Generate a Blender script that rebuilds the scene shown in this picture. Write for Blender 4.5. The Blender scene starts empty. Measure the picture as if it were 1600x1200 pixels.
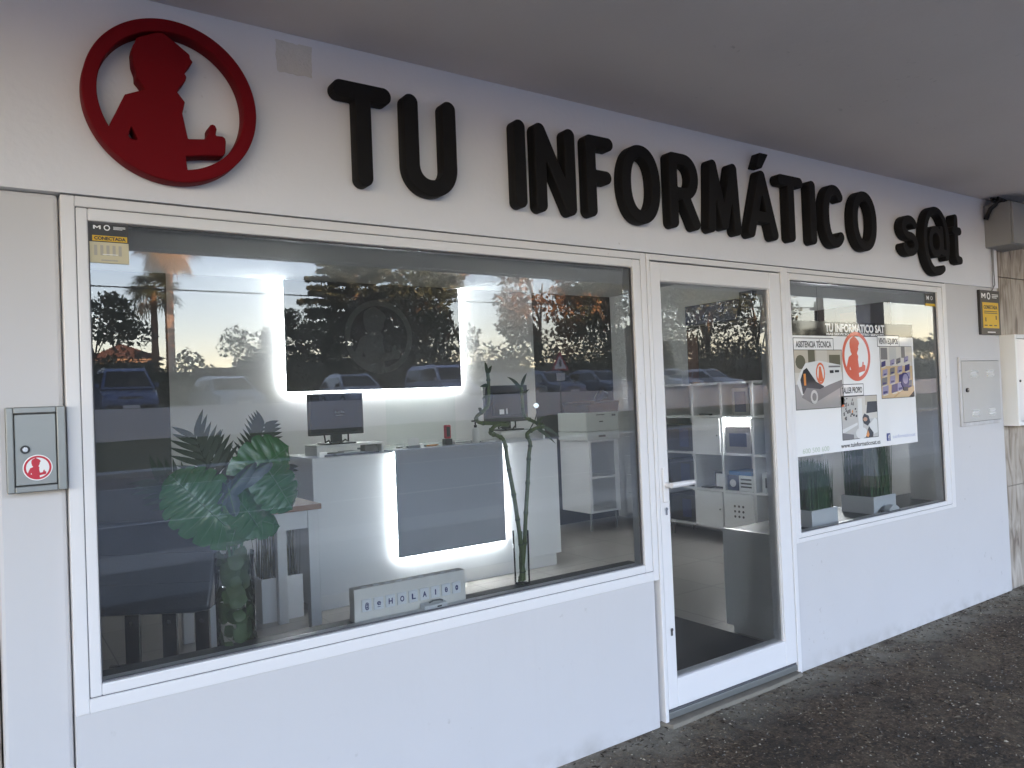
import bpy, bmesh, math, random
import numpy as np
from mathutils import Vector, Matrix
random.seed(7)
SC = bpy.context.scene
COL = SC.collection

# ---------------------------------------------------------------- camera
def set_camera():
    yaw, pit, rol = math.radians(34.732), math.radians(.98893), math.radians(-2.3205)
    f = Vector((math.sin(yaw)*math.cos(pit), math.cos(yaw)*math.cos(pit), math.sin(pit)))
    r = Vector((math.cos(yaw), -math.sin(yaw), 0)); u = r.cross(f)
    c, s = math.cos(rol), math.sin(rol)
    R = c*r + s*u; U = -s*r + c*u
    m = Matrix(((R.x, U.x, -f.x, 0), (R.y, U.y, -f.y, -2.499), (R.z, U.z, -f.z, 1.5), (0, 0, 0, 1)))
    cd = bpy.data.cameras.new('camera'); cd.sensor_width = 36; cd.lens = 36*1203.86/1600
    cd.clip_start = .05; cd.clip_end = 3000
    o = bpy.data.objects.new('camera', cd); COL.objects.link(o); o.matrix_world = m
    SC.camera = o
set_camera()

# ---------------------------------------------------------------- light
SUN_EL, SUN_AZ = math.radians(9), math.radians(20)      # azimuth clockwise from +Y: behind the shop
w = bpy.data.worlds.new('World'); SC.world = w; w.use_nodes = True
nt = w.node_tree; nt.nodes.clear()
sky = nt.nodes.new('ShaderNodeTexSky'); sky.sky_type = 'NISHITA'; sky.sun_disc = False
sky.sun_elevation = SUN_EL; sky.sun_rotation = SUN_AZ; sky.altitude = 20
sky.air_density = 0.85; sky.dust_density = 0.2; sky.ozone_density = 1.3
bg = nt.nodes.new('ShaderNodeBackground'); bg.inputs['Strength'].default_value = .15
wo = nt.nodes.new('ShaderNodeOutputWorld')
tint = nt.nodes.new('ShaderNodeMix'); tint.data_type = 'RGBA'; tint.blend_type = 'MULTIPLY'; tint.inputs[0].default_value = 1
tint.inputs[7].default_value = (1.0, .762, .722, 1)          # one white balance for the whole sky
nt.links.new(sky.outputs[0], tint.inputs[6]); nt.links.new(tint.outputs[2], bg.inputs[0]); nt.links.new(bg.outputs[0], wo.inputs[0])
sl = bpy.data.lights.new('sun', 'SUN'); sl.energy = 4.5; sl.angle = math.radians(.5); sl.color = (1, .62, .34)
so = bpy.data.objects.new('sun', sl); COL.objects.link(so)
sd = Vector((math.sin(SUN_AZ)*math.cos(SUN_EL), math.cos(SUN_AZ)*math.cos(SUN_EL), math.sin(SUN_EL)))
so.rotation_euler = sd.to_track_quat('Z', 'Y').to_euler(); so.location = sd*200
SC.view_settings.view_transform = 'Standard'; SC.view_settings.look = 'None'
SC.view_settings.exposure = 3.68; SC.view_settings.gamma = 1; SC.view_settings.use_curve_mapping = False
LED = 5.0
SC.cycles.max_bounces = 8; SC.cycles.transparent_max_bounces = 16; SC.cycles.sample_clamp_indirect = 6
SC.cycles.caustics_reflective = False; SC.cycles.caustics_refractive = False

# ---------------------------------------------------------------- materials
MATS = {}
def mat(name, col, rough=.6, var=.0, scale=6, metal=0, bump=0, bscale=60, emit=0, spec=.5, alpha=None, trans=0):
    if name in MATS: return MATS[name]
    m = bpy.data.materials.new(name); m.use_nodes = True; n = m.node_tree; b = n.nodes['Principled BSDF']
    c4 = (*col, 1)
    b.inputs['Base Color'].default_value = c4; b.inputs['Roughness'].default_value = rough
    b.inputs['Metallic'].default_value = metal; b.inputs['Specular IOR Level'].default_value = spec
    tc = n.nodes.new('ShaderNodeTexCoord')
    if var:
        no = n.nodes.new('ShaderNodeTexNoise'); no.inputs['Scale'].default_value = scale; no.inputs['Detail'].default_value = 6
        mx = n.nodes.new('ShaderNodeMix'); mx.data_type = 'RGBA'
        mx.inputs[6].default_value = (*[min(1, max(0, v*(1-var))) for v in col], 1)
        mx.inputs[7].default_value = (*[min(1, v*(1+var)) for v in col], 1)
        n.links.new(tc.outputs['Object'], no.inputs['Vector']); n.links.new(no.outputs['Fac'], mx.inputs[0])
        n.links.new(mx.outputs[2], b.inputs['Base Color'])
    if bump:
        n2 = n.nodes.new('ShaderNodeTexNoise'); n2.inputs['Scale'].default_value = bscale; n2.inputs['Detail'].default_value = 5
        bp = n.nodes.new('ShaderNodeBump'); bp.inputs['Strength'].default_value = bump; bp.inputs['Distance'].default_value = .01
        n.links.new(tc.outputs['Object'], n2.inputs['Vector']); n.links.new(n2.outputs['Fac'], bp.inputs['Height'])
        n.links.new(bp.outputs[0], b.inputs['Normal'])
    if emit:
        b.inputs['Emission Color'].default_value = c4; b.inputs['Emission Strength'].default_value = emit
    if trans: b.inputs['Transmission Weight'].default_value = trans
    MATS[name] = m; return m

def glass_sheet(name, tint, ior, rough=0.0, dust=0):
    """thin pane: what is not mirrored goes straight through"""
    m = bpy.data.materials.new(name); m.use_nodes = True; n = m.node_tree; n.nodes.clear()
    fr = n.nodes.new('ShaderNodeFresnel'); fr.inputs['IOR'].default_value = ior
    t = n.nodes.new('ShaderNodeBsdfTransparent'); t.inputs[0].default_value = (*tint, 1)
    g = n.nodes.new('ShaderNodeBsdfGlossy'); g.inputs['Roughness'].default_value = rough
    mx = n.nodes.new('ShaderNodeMixShader'); o = n.nodes.new('ShaderNodeOutputMaterial')
    n.links.new(fr.outputs[0], mx.inputs[0]); n.links.new(t.outputs[0], mx.inputs[1]); n.links.new(g.outputs[0], mx.inputs[2])
    res = mx.outputs[0]
    if dust:
        df = n.nodes.new('ShaderNodeBsdfDiffuse'); df.inputs[0].default_value = (.8, .8, .8, 1); m2 = n.nodes.new('ShaderNodeMixShader')
        tc = n.nodes.new('ShaderNodeTexCoord'); mp = n.nodes.new('ShaderNodeMapping'); mp.inputs['Scale'].default_value = (3, 3, 1); no = n.nodes.new('ShaderNodeTexNoise'); no.inputs['Scale'].default_value = 2.5; no.inputs['Detail'].default_value = 7
        mr = n.nodes.new('ShaderNodeMapRange'); mr.inputs[1].default_value = .3; mr.inputs[2].default_value = .75; mr.inputs[3].default_value = dust*.6; mr.inputs[4].default_value = dust*1.5
        n.links.new(tc.outputs['Object'], mp.inputs[0]); n.links.new(mp.outputs[0], no.inputs['Vector']); n.links.new(no.outputs['Fac'], mr.inputs[0])
        n.links.new(mr.outputs[0], m2.inputs[0]); n.links.new(res, m2.inputs[1]); n.links.new(df.outputs[0], m2.inputs[2]); res = m2.outputs[0]
    n.links.new(res, o.inputs[0]); MATS[name] = m; return m
GLASS = glass_sheet('shop_glass', (.985, .992, .99), 1.98, dust=.02)
def clear_mat():
    m = bpy.data.materials.new('glass_inside'); m.use_nodes = True; n = m.node_tree; n.nodes.clear()
    t = n.nodes.new('ShaderNodeBsdfTransparent'); t.inputs[0].default_value = (.985, .995, .99, 1)
    o = n.nodes.new('ShaderNodeOutputMaterial'); n.links.new(t.outputs[0], o.inputs[0]); return m
CLEAR = clear_mat()
VASE = glass_sheet('vase_glass', (.95, .98, .965), 1.25)

def asphalt_mat():
    m = bpy.data.materials.new('arcade_asphalt'); m.use_nodes = True; n = m.node_tree; b = n.nodes['Principled BSDF']
    L = n.links.new; tc = n.nodes.new('ShaderNodeTexCoord')
    def noise(s, d=8, dist=0):
        x = n.nodes.new('ShaderNodeTexNoise'); x.inputs['Scale'].default_value = s; x.inputs['Detail'].default_value = d
        x.inputs['Roughness'].default_value = .68; x.inputs['Distortion'].default_value = dist; L(tc.outputs['Object'], x.inputs['Vector']); return x.outputs['Fac']
    def ramp(src, stops):
        r = n.nodes.new('ShaderNodeValToRGB'); e = r.color_ramp.elements
        while len(e) < len(stops): e.new(.5)
        for k, (p, c) in enumerate(stops): e[k].position = p; e[k].color = (*c, 1) if len(c) == 3 else c
        L(src, r.inputs[0]); return r.outputs[0]
    def mix(f, a, c, mode='MIX'):
        x = n.nodes.new('ShaderNodeMix'); x.data_type = 'RGBA'; x.blend_type = mode; L(f, x.inputs[0]); L(a, x.inputs[6]); L(c, x.inputs[7]); return x.outputs[2]
    def math_(op, a, c):
        q = n.nodes.new('ShaderNodeMath'); q.operation = op
        for k, v in enumerate((a, c)):
            if isinstance(v, (int, float)): q.inputs[k].default_value = v
            else: L(v, q.inputs[k])
        return q.outputs[0]
    def voro(s, rnd=1):
        v = n.nodes.new('ShaderNodeTexVoronoi'); v.inputs['Scale'].default_value = s; v.inputs['Randomness'].default_value = rnd; L(tc.outputs['Object'], v.inputs['Vector']); return v
    tar = ramp(noise(38, 10, .6), [(.34, (0.0224, 0.0142, 0.0080)), (.50, (0.0694, 0.0451, 0.0264)), (.62, (0.1568, 0.1058, 0.0624)), (.74, (0.3360, 0.2401, 0.1440))])
    v1 = voro(85); grain = ramp(v1.outputs['Color'], [(.0, (0.0336, 0.0216, 0.0128)), (.45, (0.0840, 0.0549, 0.0320)), (.75, (0.1792, 0.1225, 0.0720)), (.93, (0.4704, 0.3528, 0.2240))])
    edge = ramp(v1.outputs['Distance'], [(.25, (1, 1, 1)), (.55, (0, 0, 0))])
    c1 = mix(math_('MULTIPLY', edge, .62), tar, grain)
    v2 = voro(34); big = math_('MULTIPLY', ramp(v2.outputs['Color'], [(.80, (0, 0, 0)), (.86, (1, 1, 1))]), ramp(v2.outputs['Distance'], [(.10, (1, 1, 1)), (.24, (0, 0, 0))]))
    lt = n.nodes.new('ShaderNodeRGB'); lt.outputs[0].default_value = (.46, .39, .28, 1)
    c2 = mix(math_('MULTIPLY', big, .8), c1, lt.outputs[0])
    # worn dusty patches and dark damp ones
    worn = ramp(noise(1.5, 6, .8), [(.50, (0, 0, 0)), (.70, (.6, .6, .6))])
    dust = ramp(noise(16, 8), [(.35, (0.0952, 0.0706, 0.0448)), (.65, (0.2632, 0.2058, 0.1360))])
    c3 = mix(worn, c2, dust)
    damp = ramp(noise(2.7, 5, .5), [(.38, (.55, .55, .55)), (.54, (0, 0, 0))])
    dk = n.nodes.new('ShaderNodeRGB'); dk.outputs[0].default_value = (.020, .015, .011, 1)
    c4 = mix(damp, c3, dk.outputs[0])
    # dust gathered along the foot of the wall (Object y = 0)
    sx = n.nodes.new('ShaderNodeSeparateXYZ'); L(tc.outputs['Object'], sx.inputs[0])
    mr = n.nodes.new('ShaderNodeMapRange'); mr.inputs['From Min'].default_value = -.32; mr.inputs['From Max'].default_value = -.02; L(sx.outputs['Y'], mr.inputs['Value'])
    du = n.nodes.new('ShaderNodeRGB'); du.outputs[0].default_value = (.27, .25, .20, 1)
    c5 = mix(math_('MULTIPLY', mr.outputs[0], ramp(noise(4.5, 7), [(.36, (0, 0, 0)), (.6, (1, 1, 1))])), c4, du.outputs[0])
    L(c5, b.inputs['Base Color']); b.inputs['Roughness'].default_value = .85
    bp = n.nodes.new('ShaderNodeBump'); bp.inputs['Strength'].default_value = 1.0; bp.inputs['Distance'].default_value = .012
    L(math_('ADD', math_('ADD', math_('MULTIPLY', edge, .35), noise(60, 9)), math_('MULTIPLY', big, .8)), bp.inputs['Height']); L(bp.outputs[0], b.inputs['Normal'])
    return m

def travertine_mat():
    m = bpy.data.materials.new('travertine'); m.use_nodes = True; n = m.node_tree; b = n.nodes['Principled BSDF']; L = n.links.new
    tc = n.nodes.new('ShaderNodeTexCoord'); mp = n.nodes.new('ShaderNodeMapping'); mp.inputs['Scale'].default_value = (5, 5, 1.2)
    no = n.nodes.new('ShaderNodeTexNoise'); no.inputs['Scale'].default_value = 2.5; no.inputs['Detail'].default_value = 9; no.inputs['Distortion'].default_value = 1.6
    r = n.nodes.new('ShaderNodeValToRGB'); e = r.color_ramp.elements; e.new(.5)
    for k, (p, c) in enumerate([(.33, (.16, .125, .10)), (.47, (.36, .31, .26)), (.68, (.52, .475, .42))]): e[k].position = p; e[k].color = (*c, 1)
    L(tc.outputs['Object'], mp.inputs[0]); L(mp.outputs[0], no.inputs['Vector']); L(no.outputs['Fac'], r.inputs[0]); L(r.outputs[0], b.inputs['Base Color'])
    bp = n.nodes.new('ShaderNodeBump'); bp.inputs['Strength'].default_value = .4; bp.inputs['Distance'].default_value = .01
    L(no.outputs['Fac'], bp.inputs['Height']); L(bp.outputs[0], b.inputs['Normal']); b.inputs['Roughness'].default_value = .55
    return m

M = dict(
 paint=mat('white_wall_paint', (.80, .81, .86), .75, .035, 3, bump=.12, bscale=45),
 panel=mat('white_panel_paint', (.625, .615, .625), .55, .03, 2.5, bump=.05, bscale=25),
 frame=mat('white_aluminium', (.79, .78, .79), .35, .01, 8),
 groove=mat('dark_joint', (.12, .12, .13), .8),
 soffit=mat('soffit_plaster', (.87, .80, .76), .9, .13, .8, bump=.15, bscale=30),
 black=mat('black_foam', (.008, .0075, .008), .7, .15, 20, spec=.25),
 red=mat('red_foam', (.165, .001, .006), .7, .06, 10, spec=.18),
 redprint=mat('red_print', (.55, .02, .045), .5),
 whiteprint=mat('white_print', (.88, .88, .88), .5),
 plaster=mat('bare_plaster', (.70, .69, .665), .95, .08, 30, bump=.5, bscale=120),
 stone=travertine_mat(), asphalt=asphalt_mat(),
 greymetal=mat('grey_metal', (.26, .27, .265), .42, .05, 15, metal=.55),
 greypl=mat('grey_plastic', (.30, .31, .31), .5, .03, 9),
 ventgrey=mat('pale_grey_metal', (.52, .51, .50), .5, .03, 9),
 chrome=mat('chrome', (.75, .75, .76), .18, metal=1),
 dark=mat('dark_rubber', (.02, .02, .022), .7, .1, 40, bump=.2, bscale=200),
 blackpl=mat('black_plastic', (.022, .022, .025), .32),
 screen=mat('dark_screen', (.012, .013, .017), .12),
 leather=mat('navy_leather', (.045, .054, .072), .38, .12, 14, bump=.15, bscale=90),
 yellow=mat('yellow_print', (.75, .46, .02), .5), plategrey=mat('dark_print', (.035, .033, .033), .45),
 blueprint=mat('blue_print', (.03, .05, .22), .5),
 inwhite=mat('interior_white', (.86, .86, .845), .75, .03, 3),
 ingrey=mat('interior_dark_grey', (.075, .078, .08), .65, .05, 4),
 inceil=mat('interior_ceiling', (.56, .57, .56), .85, .04, 2),
 tile=None,
 counter=mat('counter_gloss_white', (.84, .855, .86), .28, .02, 3),
 inset=mat('counter_grey_panel', (.36, .385, .42), .2),
 logopanel=mat('slate_panel', (.085, .085, .088), .35, .05, 3),
 logoring=mat('slate_panel_logo', (.17, .17, .175), .5),
 led=mat('led_strip', (.93, .97, 1.0), .5, emit=LED),
 led2=mat('shelf_led', (.95, .97, 1.0), .5, emit=22),
 wood=mat('pale_wood', (.36, .21, .12), .5, .2, 22),
 brown=mat('brown_board', (.16, .07, .035), .6, .1, 10),
 whitelac=mat('white_lacquer', (.84, .845, .84), .4, .015, 5),
 printer=mat('printer_white', (.60, .63, .61), .45, .03, 8),
 ledge=mat('dark_ledge_stone', (.055, .06, .065), .4, .15, 25),
 potwhite=mat('pot_white', (.90, .91, .92), .22, .02, 6),
 teal=mat('teal_box', (.015, .16, .20), .5, .1, 9), blue=mat('blue_box', (.02, .16, .42), .45, .05, 9),
 navy=mat('navy_panel', (.02, .03, .09), .4),
 greybox=mat('grey_box', (.24, .23, .23), .6, .06, 6),
 signbox=mat('brushed_sign_box', (.86, .83, .77), .5, .06, 18),
 letterblue=mat('tile_blue_print', (.03, .035, .16), .5), tilew=mat('letter_tile_white', (.9, .91, .93), .4),
 bamboo=mat('bamboo_green', (.085, .12, .03), .42, .3, 30), bambooleaf=mat('bamboo_leaf', (.03, .05, .02), .5, .2, 30),
 monstera=mat('monstera_leaf', (.022, .135, .030), .26, .25, 14), vein=mat('leaf_vein', (.06, .17, .07), .5),
 palmleaf=mat('palm_leaf', (.016, .035, .018), .4, .3, 20), blueleaf=mat('blue_green_leaf', (.07, .12, .145), .4, .2, 20),
 filler=mat('vase_filler_leaf', (.065, .105, .04), .55, .55, 25),
 reed=mat('reed_stem', (.11, .10, .045), .6, .3, 20), grass=mat('planter_grass', (.035, .115, .035), .5, .35, 25),
 asph2=mat('road_asphalt', (.22, .222, .23), .75, .15, 3, bump=.2, bscale=60), line=mat('road_white_line', (.70, .70, .69), .7, .06, 8),
 kerb=mat('kerb_concrete', (.46, .45, .43), .85, .08, 6), pave=mat('pavement_concrete', (.20, .195, .185), .85, .1, 4),
 strip=mat('reddish_pavement', (.20, .165, .155), .85, .1, 5),
 bank=mat('bank_soil_grass', (.13, .125, .065), .95, .35, 3), lot=mat('lot_gravel', (.14, .135, .125), .95, .2, 2),
 wallw=mat('rendered_wall', (.80, .79, .80), .85, .05, 1.5), 
 leafd=mat('dark_leaf', (.050, .066, .036), .6, .4, 4), leafc=mat('conifer_needle', (.040, .052, .034), .6, .4, 4),
 leafo=mat('sunlit_leaf', (.18, .095, .04), .6, .4, 4), bark=mat('bark', (.10, .075, .055), .9, .3, 12),  # leafo: orange evening sun on foliage put into the leaf colour
 palmbark=mat('palm_bark', (.26, .17, .11), .9, .25, 9), frond=mat('palm_frond', (.055, .068, .03), .55, .35, 6),
 deadfrond=mat('dry_palm_frond', (.27, .18, .08), .7, .3, 6),
 carglass=mat('car_glass', (.015, .018, .022), .06), tyre=mat('tyre', (.015, .015, .016), .8), rim=mat('wheel_rim', (.45, .45, .47), .3, metal=.8),
 lamp=mat('headlamp', (.55, .58, .62), .15), cargrey=mat('car_trim', (.03, .03, .032), .5),
 wallhouse=mat('house_render', (.30, .22, .18), .85, .1, 2), roof=mat('roof_tile', (.10, .045, .03), .8, .25, 8),
 cable=mat('cable_black', (.012, .012, .012), .6), wire=mat('wire_grey', (.25, .25, .26), .6),
 ochre=mat('sun_patch_ochre', (.55, .36, .18), .85, .1, 2),  # warm sunlight put into the wall colour
 pebble=mat('grit', (.15, .14, .125), .85, .3, 50), litter=mat('dry_litter', (.14, .11, .075), .9, .3, 40),
)
def weathered(m, foot):
    """scuffs, faint drips and splash dirt at the foot of a painted surface"""
    n = m.node_tree; b = n.nodes['Principled BSDF']; L = n.links.new; src = b.inputs['Base Color'].links[0].from_socket
    tc = n.nodes.new('ShaderNodeTexCoord')
    def noise(sc, vec=None, d=6):
        x = n.nodes.new('ShaderNodeTexNoise'); x.inputs['Scale'].default_value = sc; x.inputs['Detail'].default_value = d; L(vec or tc.outputs['Object'], x.inputs['Vector']); return x.outputs['Fac']
    def rng(v, a0, a1, lo=0, hi=1):
        r = n.nodes.new('ShaderNodeMapRange'); r.inputs[1].default_value = a0; r.inputs[2].default_value = a1; r.inputs[3].default_value = lo; r.inputs[4].default_value = hi; L(v, r.inputs[0]); return r.outputs[0]
    def mul(a, c):
        q = n.nodes.new('ShaderNodeMath'); q.operation = 'MULTIPLY'; L(a, q.inputs[0]); L(c, q.inputs[1]); return q.outputs[0]
    mp = n.nodes.new('ShaderNodeMapping'); mp.inputs['Scale'].default_value = (14, 14, .7); L(tc.outputs['Object'], mp.inputs[0])
    drip = mul(rng(noise(2.2, mp.outputs[0]), .60, .82, 0, .035), rng(noise(1.1), .42, .62))
    scuff = mul(rng(noise(34, None, 9), .66, .72, 0, .30), rng(noise(2.3), .55, .66))
    tot = n.nodes.new('ShaderNodeMath'); tot.operation = 'ADD'; L(drip, tot.inputs[0]); L(scuff, tot.inputs[1]); t = tot.outputs[0]
    if foot:
        sx = n.nodes.new('ShaderNodeSeparateXYZ'); L(tc.outputs['Object'], sx.inputs[0])
        f = mul(rng(sx.outputs['Z'], .09, .0, 0, .42), rng(noise(9, None, 9), .40, .75))
        t2 = n.nodes.new('ShaderNodeMath'); t2.operation = 'ADD'; L(t, t2.inputs[0]); L(f, t2.inputs[1]); t = t2.outputs[0]
    mx = n.nodes.new('ShaderNodeMix'); mx.data_type = 'RGBA'; L(t, mx.inputs[0]); L(src, mx.inputs[6]); mx.inputs[7].default_value = (.22, .195, .16, 1)
    L(mx.outputs[2], b.inputs['Base Color'])
weathered(M['panel'], True); weathered(M['paint'], False); weathered(M['soffit'], False); weathered(M['frame'], True)
def tile_mat():
    m = bpy.data.materials.new('floor_tile'); m.use_nodes = True; n = m.node_tree; b = n.nodes['Principled BSDF']; L = n.links.new
    tc = n.nodes.new('ShaderNodeTexCoord'); br = n.nodes.new('ShaderNodeTexBrick'); br.offset = 0
    br.inputs['Scale'].default_value = 1; br.inputs['Brick Width'].default_value = .6; br.inputs['Row Height'].default_value = .6
    br.inputs['Mortar Size'].default_value = .004; br.inputs['Color1'].default_value = (.35, .33, .305, 1); br.inputs['Color2'].default_value = (.39, .37, .34, 1)
    br.inputs['Mortar'].default_value = (.20, .19, .175, 1); L(tc.outputs['Object'], br.inputs['Vector'])
    L(br.outputs['Color'], b.inputs['Base Color']); b.inputs['Roughness'].default_value = .3
    return m
M['tile'] = tile_mat()

# ---------------------------------------------------------------- building blocks
ORG = {}
def root(name, loc, label, cat, group=None):
    o = bpy.data.objects.new(name, None); COL.objects.link(o); o.location = loc; o.empty_display_size = .1
    o['label'] = label; o['category'] = cat
    if group: o['group'] = group
    ORG[o.name] = Vector(loc); return o
def tag(o, label, cat, group=None):
    o['label'] = label; o['category'] = cat
    if group: o['group'] = group
    return o

class MB:
    def __init__(s): s.v = []; s.f = []; s.m = []; s.cur = 0
    def add(s, vs, fs):
        b = len(s.v); s.v += [tuple(p) for p in vs]; s.f += [tuple(i+b for i in f) for f in fs]; s.m += [s.cur]*len(fs); return s
    def slot(s, i): s.cur = i; return s
    def box(s, x0, x1, y0, y1, z0, z1):
        return s.add([(x0,y0,z0),(x1,y0,z0),(x1,y1,z0),(x0,y1,z0),(x0,y0,z1),(x1,y0,z1),(x1,y1,z1),(x0,y1,z1)],
                     [(3,2,1,0),(4,5,6,7),(0,1,5,4),(1,2,6,5),(2,3,7,6),(3,0,4,7)])
    def quad(s, a, b, c, d): return s.add([a,b,c,d], [(0,1,2,3)])
    def poly(s, pts): return s.add(pts, [tuple(range(len(pts)))])
    def prism(s, pts, y0, y1):
        """pts (x, z), counter-clockwise seen from -Y"""
        n = len(pts)
        return s.add([(x, y0, z) for x, z in pts]+[(x, y1, z) for x, z in pts],
                     [tuple(range(n)), tuple(range(2*n-1, n-1, -1))]+[(i, n+i, n+(i+1) % n, (i+1) % n) for i in range(n)])
    def tube(s, pts, r, n=8, cap=True):
        pts = [Vector(p) for p in pts]; k = len(pts)
        rs = r if isinstance(r, (list, tuple)) else [r]*k
        vs = []; ref = None
        for i, p in enumerate(pts):
            t = (pts[min(i+1, k-1)]-pts[max(i-1, 0)]).normalized()
            if ref is None:
                ref = t.orthogonal().normalized()
            ref = (ref - t*ref.dot(t)); ref = ref.normalized() if ref.length > 1e-6 else t.orthogonal().normalized()
            b = t.cross(ref)
            for j in range(n):
                a = 2*math.pi*j/n; vs.append(p+(ref*math.cos(a)+b*math.sin(a))*rs[i])
        fs = [(i*n+j, i*n+(j+1) % n, (i+1)*n+(j+1) % n, (i+1)*n+j) for i in range(k-1) for j in range(n)]
        if cap: fs += [tuple(range(n-1, -1, -1)), tuple((k-1)*n+j for j in range(n))]
        return s.add(vs, fs)
    def lathe(s, prof, cx, cy, n=20, cap=True):
        k = len(prof); vs = [(cx+r*math.cos(2*math.pi*j/n), cy+r*math.sin(2*math.pi*j/n), z) for r, z in prof for j in range(n)]
        fs = [(i*n+j, i*n+(j+1) % n, (i+1)*n+(j+1) % n, (i+1)*n+j) for i in range(k-1) for j in range(n)]
        if cap: fs += [tuple(range(n-1, -1, -1)), tuple((k-1)*n+j for j in range(n))]
        return s.add(vs, fs)
    def cyl(s, c, axis, r, h, n=16):
        c = Vector(c); a = Vector(axis).normalized(); return s.tube([c, c+a*h], r, n)
    def build(s, name, mats, parent=None, smooth=False, bevel=0, seg=2):
        org = ORG.get(parent.name, Vector((0,0,0))) if parent else Vector((0,0,0))
        me = bpy.data.meshes.new(name)
        me.from_pydata([(x-org.x, y-org.y, z-org.z) for x, y, z in s.v], [], s.f)
        ms = mats if isinstance(mats, (list, tuple)) else [mats]
        for m in ms: me.materials.append(m)
        me.polygons.foreach_set('material_index', s.m)
        if smooth: me.polygons.foreach_set('use_smooth', [True]*len(s.f))
        me.update()
        o = bpy.data.objects.new(name, me); COL.objects.link(o)
        if parent: o.parent = parent; ORG[o.name] = org
        else: ORG[o.name] = Vector((0,0,0))
        if smooth: 
            try: me.set_sharp_from_angle(angle=math.radians(42))
            except Exception: pass
        if bevel:
            bm = o.modifiers.new('bevel', 'BEVEL'); bm.width = bevel; bm.segments = seg; bm.limit_method = 'ANGLE'; bm.angle_limit = math.radians(40)
        return o
def box(name, m, p, x0, x1, y0, y1, z0, z1, bevel=0): return MB().box(x0,x1,y0,y1,z0,z1).build(name, m, p, bevel=bevel)
def struct(o, kind='structure'): o['kind'] = kind; return o
def recentre(o):
    """a one-mesh thing gets its origin at its base"""
    me = o.data; vs = np.empty(len(me.vertices)*3); me.vertices.foreach_get('co', vs); vs = vs.reshape(-1, 3)
    c = Vector(((vs[:,0].min()+vs[:,0].max())/2, (vs[:,1].min()+vs[:,1].max())/2, vs[:,2].min()))
    me.transform(Matrix.Translation(-c)); o.location = o.location + c; return o

TEXTC = {}
def text(name, s, m, p, x, y, z, h, width=None, depth=.002, bold=0, align='CENTER', rot=(math.pi/2, 0, 0)):
    """flat lettering standing on a wall that faces -Y; (x, z) the middle of the base line"""
    cu = bpy.data.curves.new(name, 'FONT'); cu.body = s; cu.align_x = align; cu.size = h/.72; cu.extrude = depth/2; cu.offset = bold; cu.resolution_u = 3
    t = bpy.data.objects.new(name+'_tmp', cu); COL.objects.link(t)
    dg = bpy.context.evaluated_depsgraph_get()
    me = bpy.data.meshes.new_from_object(t.evaluated_get(dg)); bpy.data.objects.remove(t); bpy.data.curves.remove(cu)
    if width and len(me.vertices):
        xs = [v.co.x for v in me.vertices]; k = width/(max(xs)-min(xs)); me.transform(Matrix.Diagonal((k, 1, 1, 1)))
    org = ORG.get(p.name, Vector()) if p else Vector()
    import mathutils
    me.transform(Matrix.Translation(Vector((x, y, z))-org) @ mathutils.Euler(rot).to_matrix().to_4x4())
    me.materials.clear(); me.materials.append(m); me.name = name
    o = bpy.data.objects.new(name, me); COL.objects.link(o)
    if p: o.parent = p; ORG[o.name] = org
    return o

# outlines from distance fields (rounded letters, silhouettes): marching squares, then a filled 2-D curve
def contours(fn, x0, x1, z0, z1, h):
    xs = np.arange(x0, x1+h, h); zs = np.arange(z0, z1+h, h); X, Z = np.meshgrid(xs, zs); D = fn(X, Z)
    seg = {}
    def pt(i, j, k, l):
        a, b = D[j, i], D[l, k]; t = a/(a-b); return (xs[i]+(xs[k]-xs[i])*t, zs[j]+(zs[l]-zs[j])*t)
    for j in range(len(zs)-1):
        row = D[j:j+2]
        if row.min() > 0 or row.max() < 0: continue
        for i in range(len(xs)-1):
            c = [(i, j), (i+1, j), (i+1, j+1), (i, j+1)]; s = [D[q[1], q[0]] < 0 for q in c]
            if all(s) or not any(s): continue
            ent = []; ext = []
            for k in range(4):
                a, b = k, (k+1) % 4
                if s[a] != s[b]:
                    key = tuple(sorted((c[a], c[b]))); (ext if s[a] else ent).append((key, pt(*c[a], *c[b])))
            if len(ent) == 1: seg[ext[0][0]] = (ent[0][0], ext[0][1])
            else:
                for k in range(len(ext)): seg[ext[k][0]] = (ent[k][0], ext[k][1])
    loops = []; left = dict(seg)
    while left:
        k0 = next(iter(left)); k = k0; lp = []
        while k in left:
            nx, p = left.pop(k); lp.append(p); k = nx
        if len(lp) > 5: loops.append(lp)
    return loops
def seg_d(X, Z, a, b):
    ax, az = a; bx, bz = b; dx, dz = bx-ax, bz-az; L = dx*dx+dz*dz+1e-12
    t = np.clip(((X-ax)*dx+(Z-az)*dz)/L, 0, 1); return np.hypot(X-ax-t*dx, Z-az-t*dz)
def line_d(X, Z, pts):
    d = seg_d(X, Z, pts[0], pts[1])
    for a, b in zip(pts[1:], pts[2:]): d = np.minimum(d, seg_d(X, Z, a, b))
    return d
def poly_d(X, Z, pts):
    n = len(pts); d = line_d(X, Z, list(pts)+[pts[0]]); ins = np.zeros(X.shape, bool)
    for i in range(n):
        (ax, az), (bx, bz) = pts[i], pts[(i+1) % n]
        if az == bz: continue
        ins ^= ((az > Z) != (bz > Z)) & (X < (bx-ax)*(Z-az)/(bz-az)+ax)
    return np.where(ins, -d, d)
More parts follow.
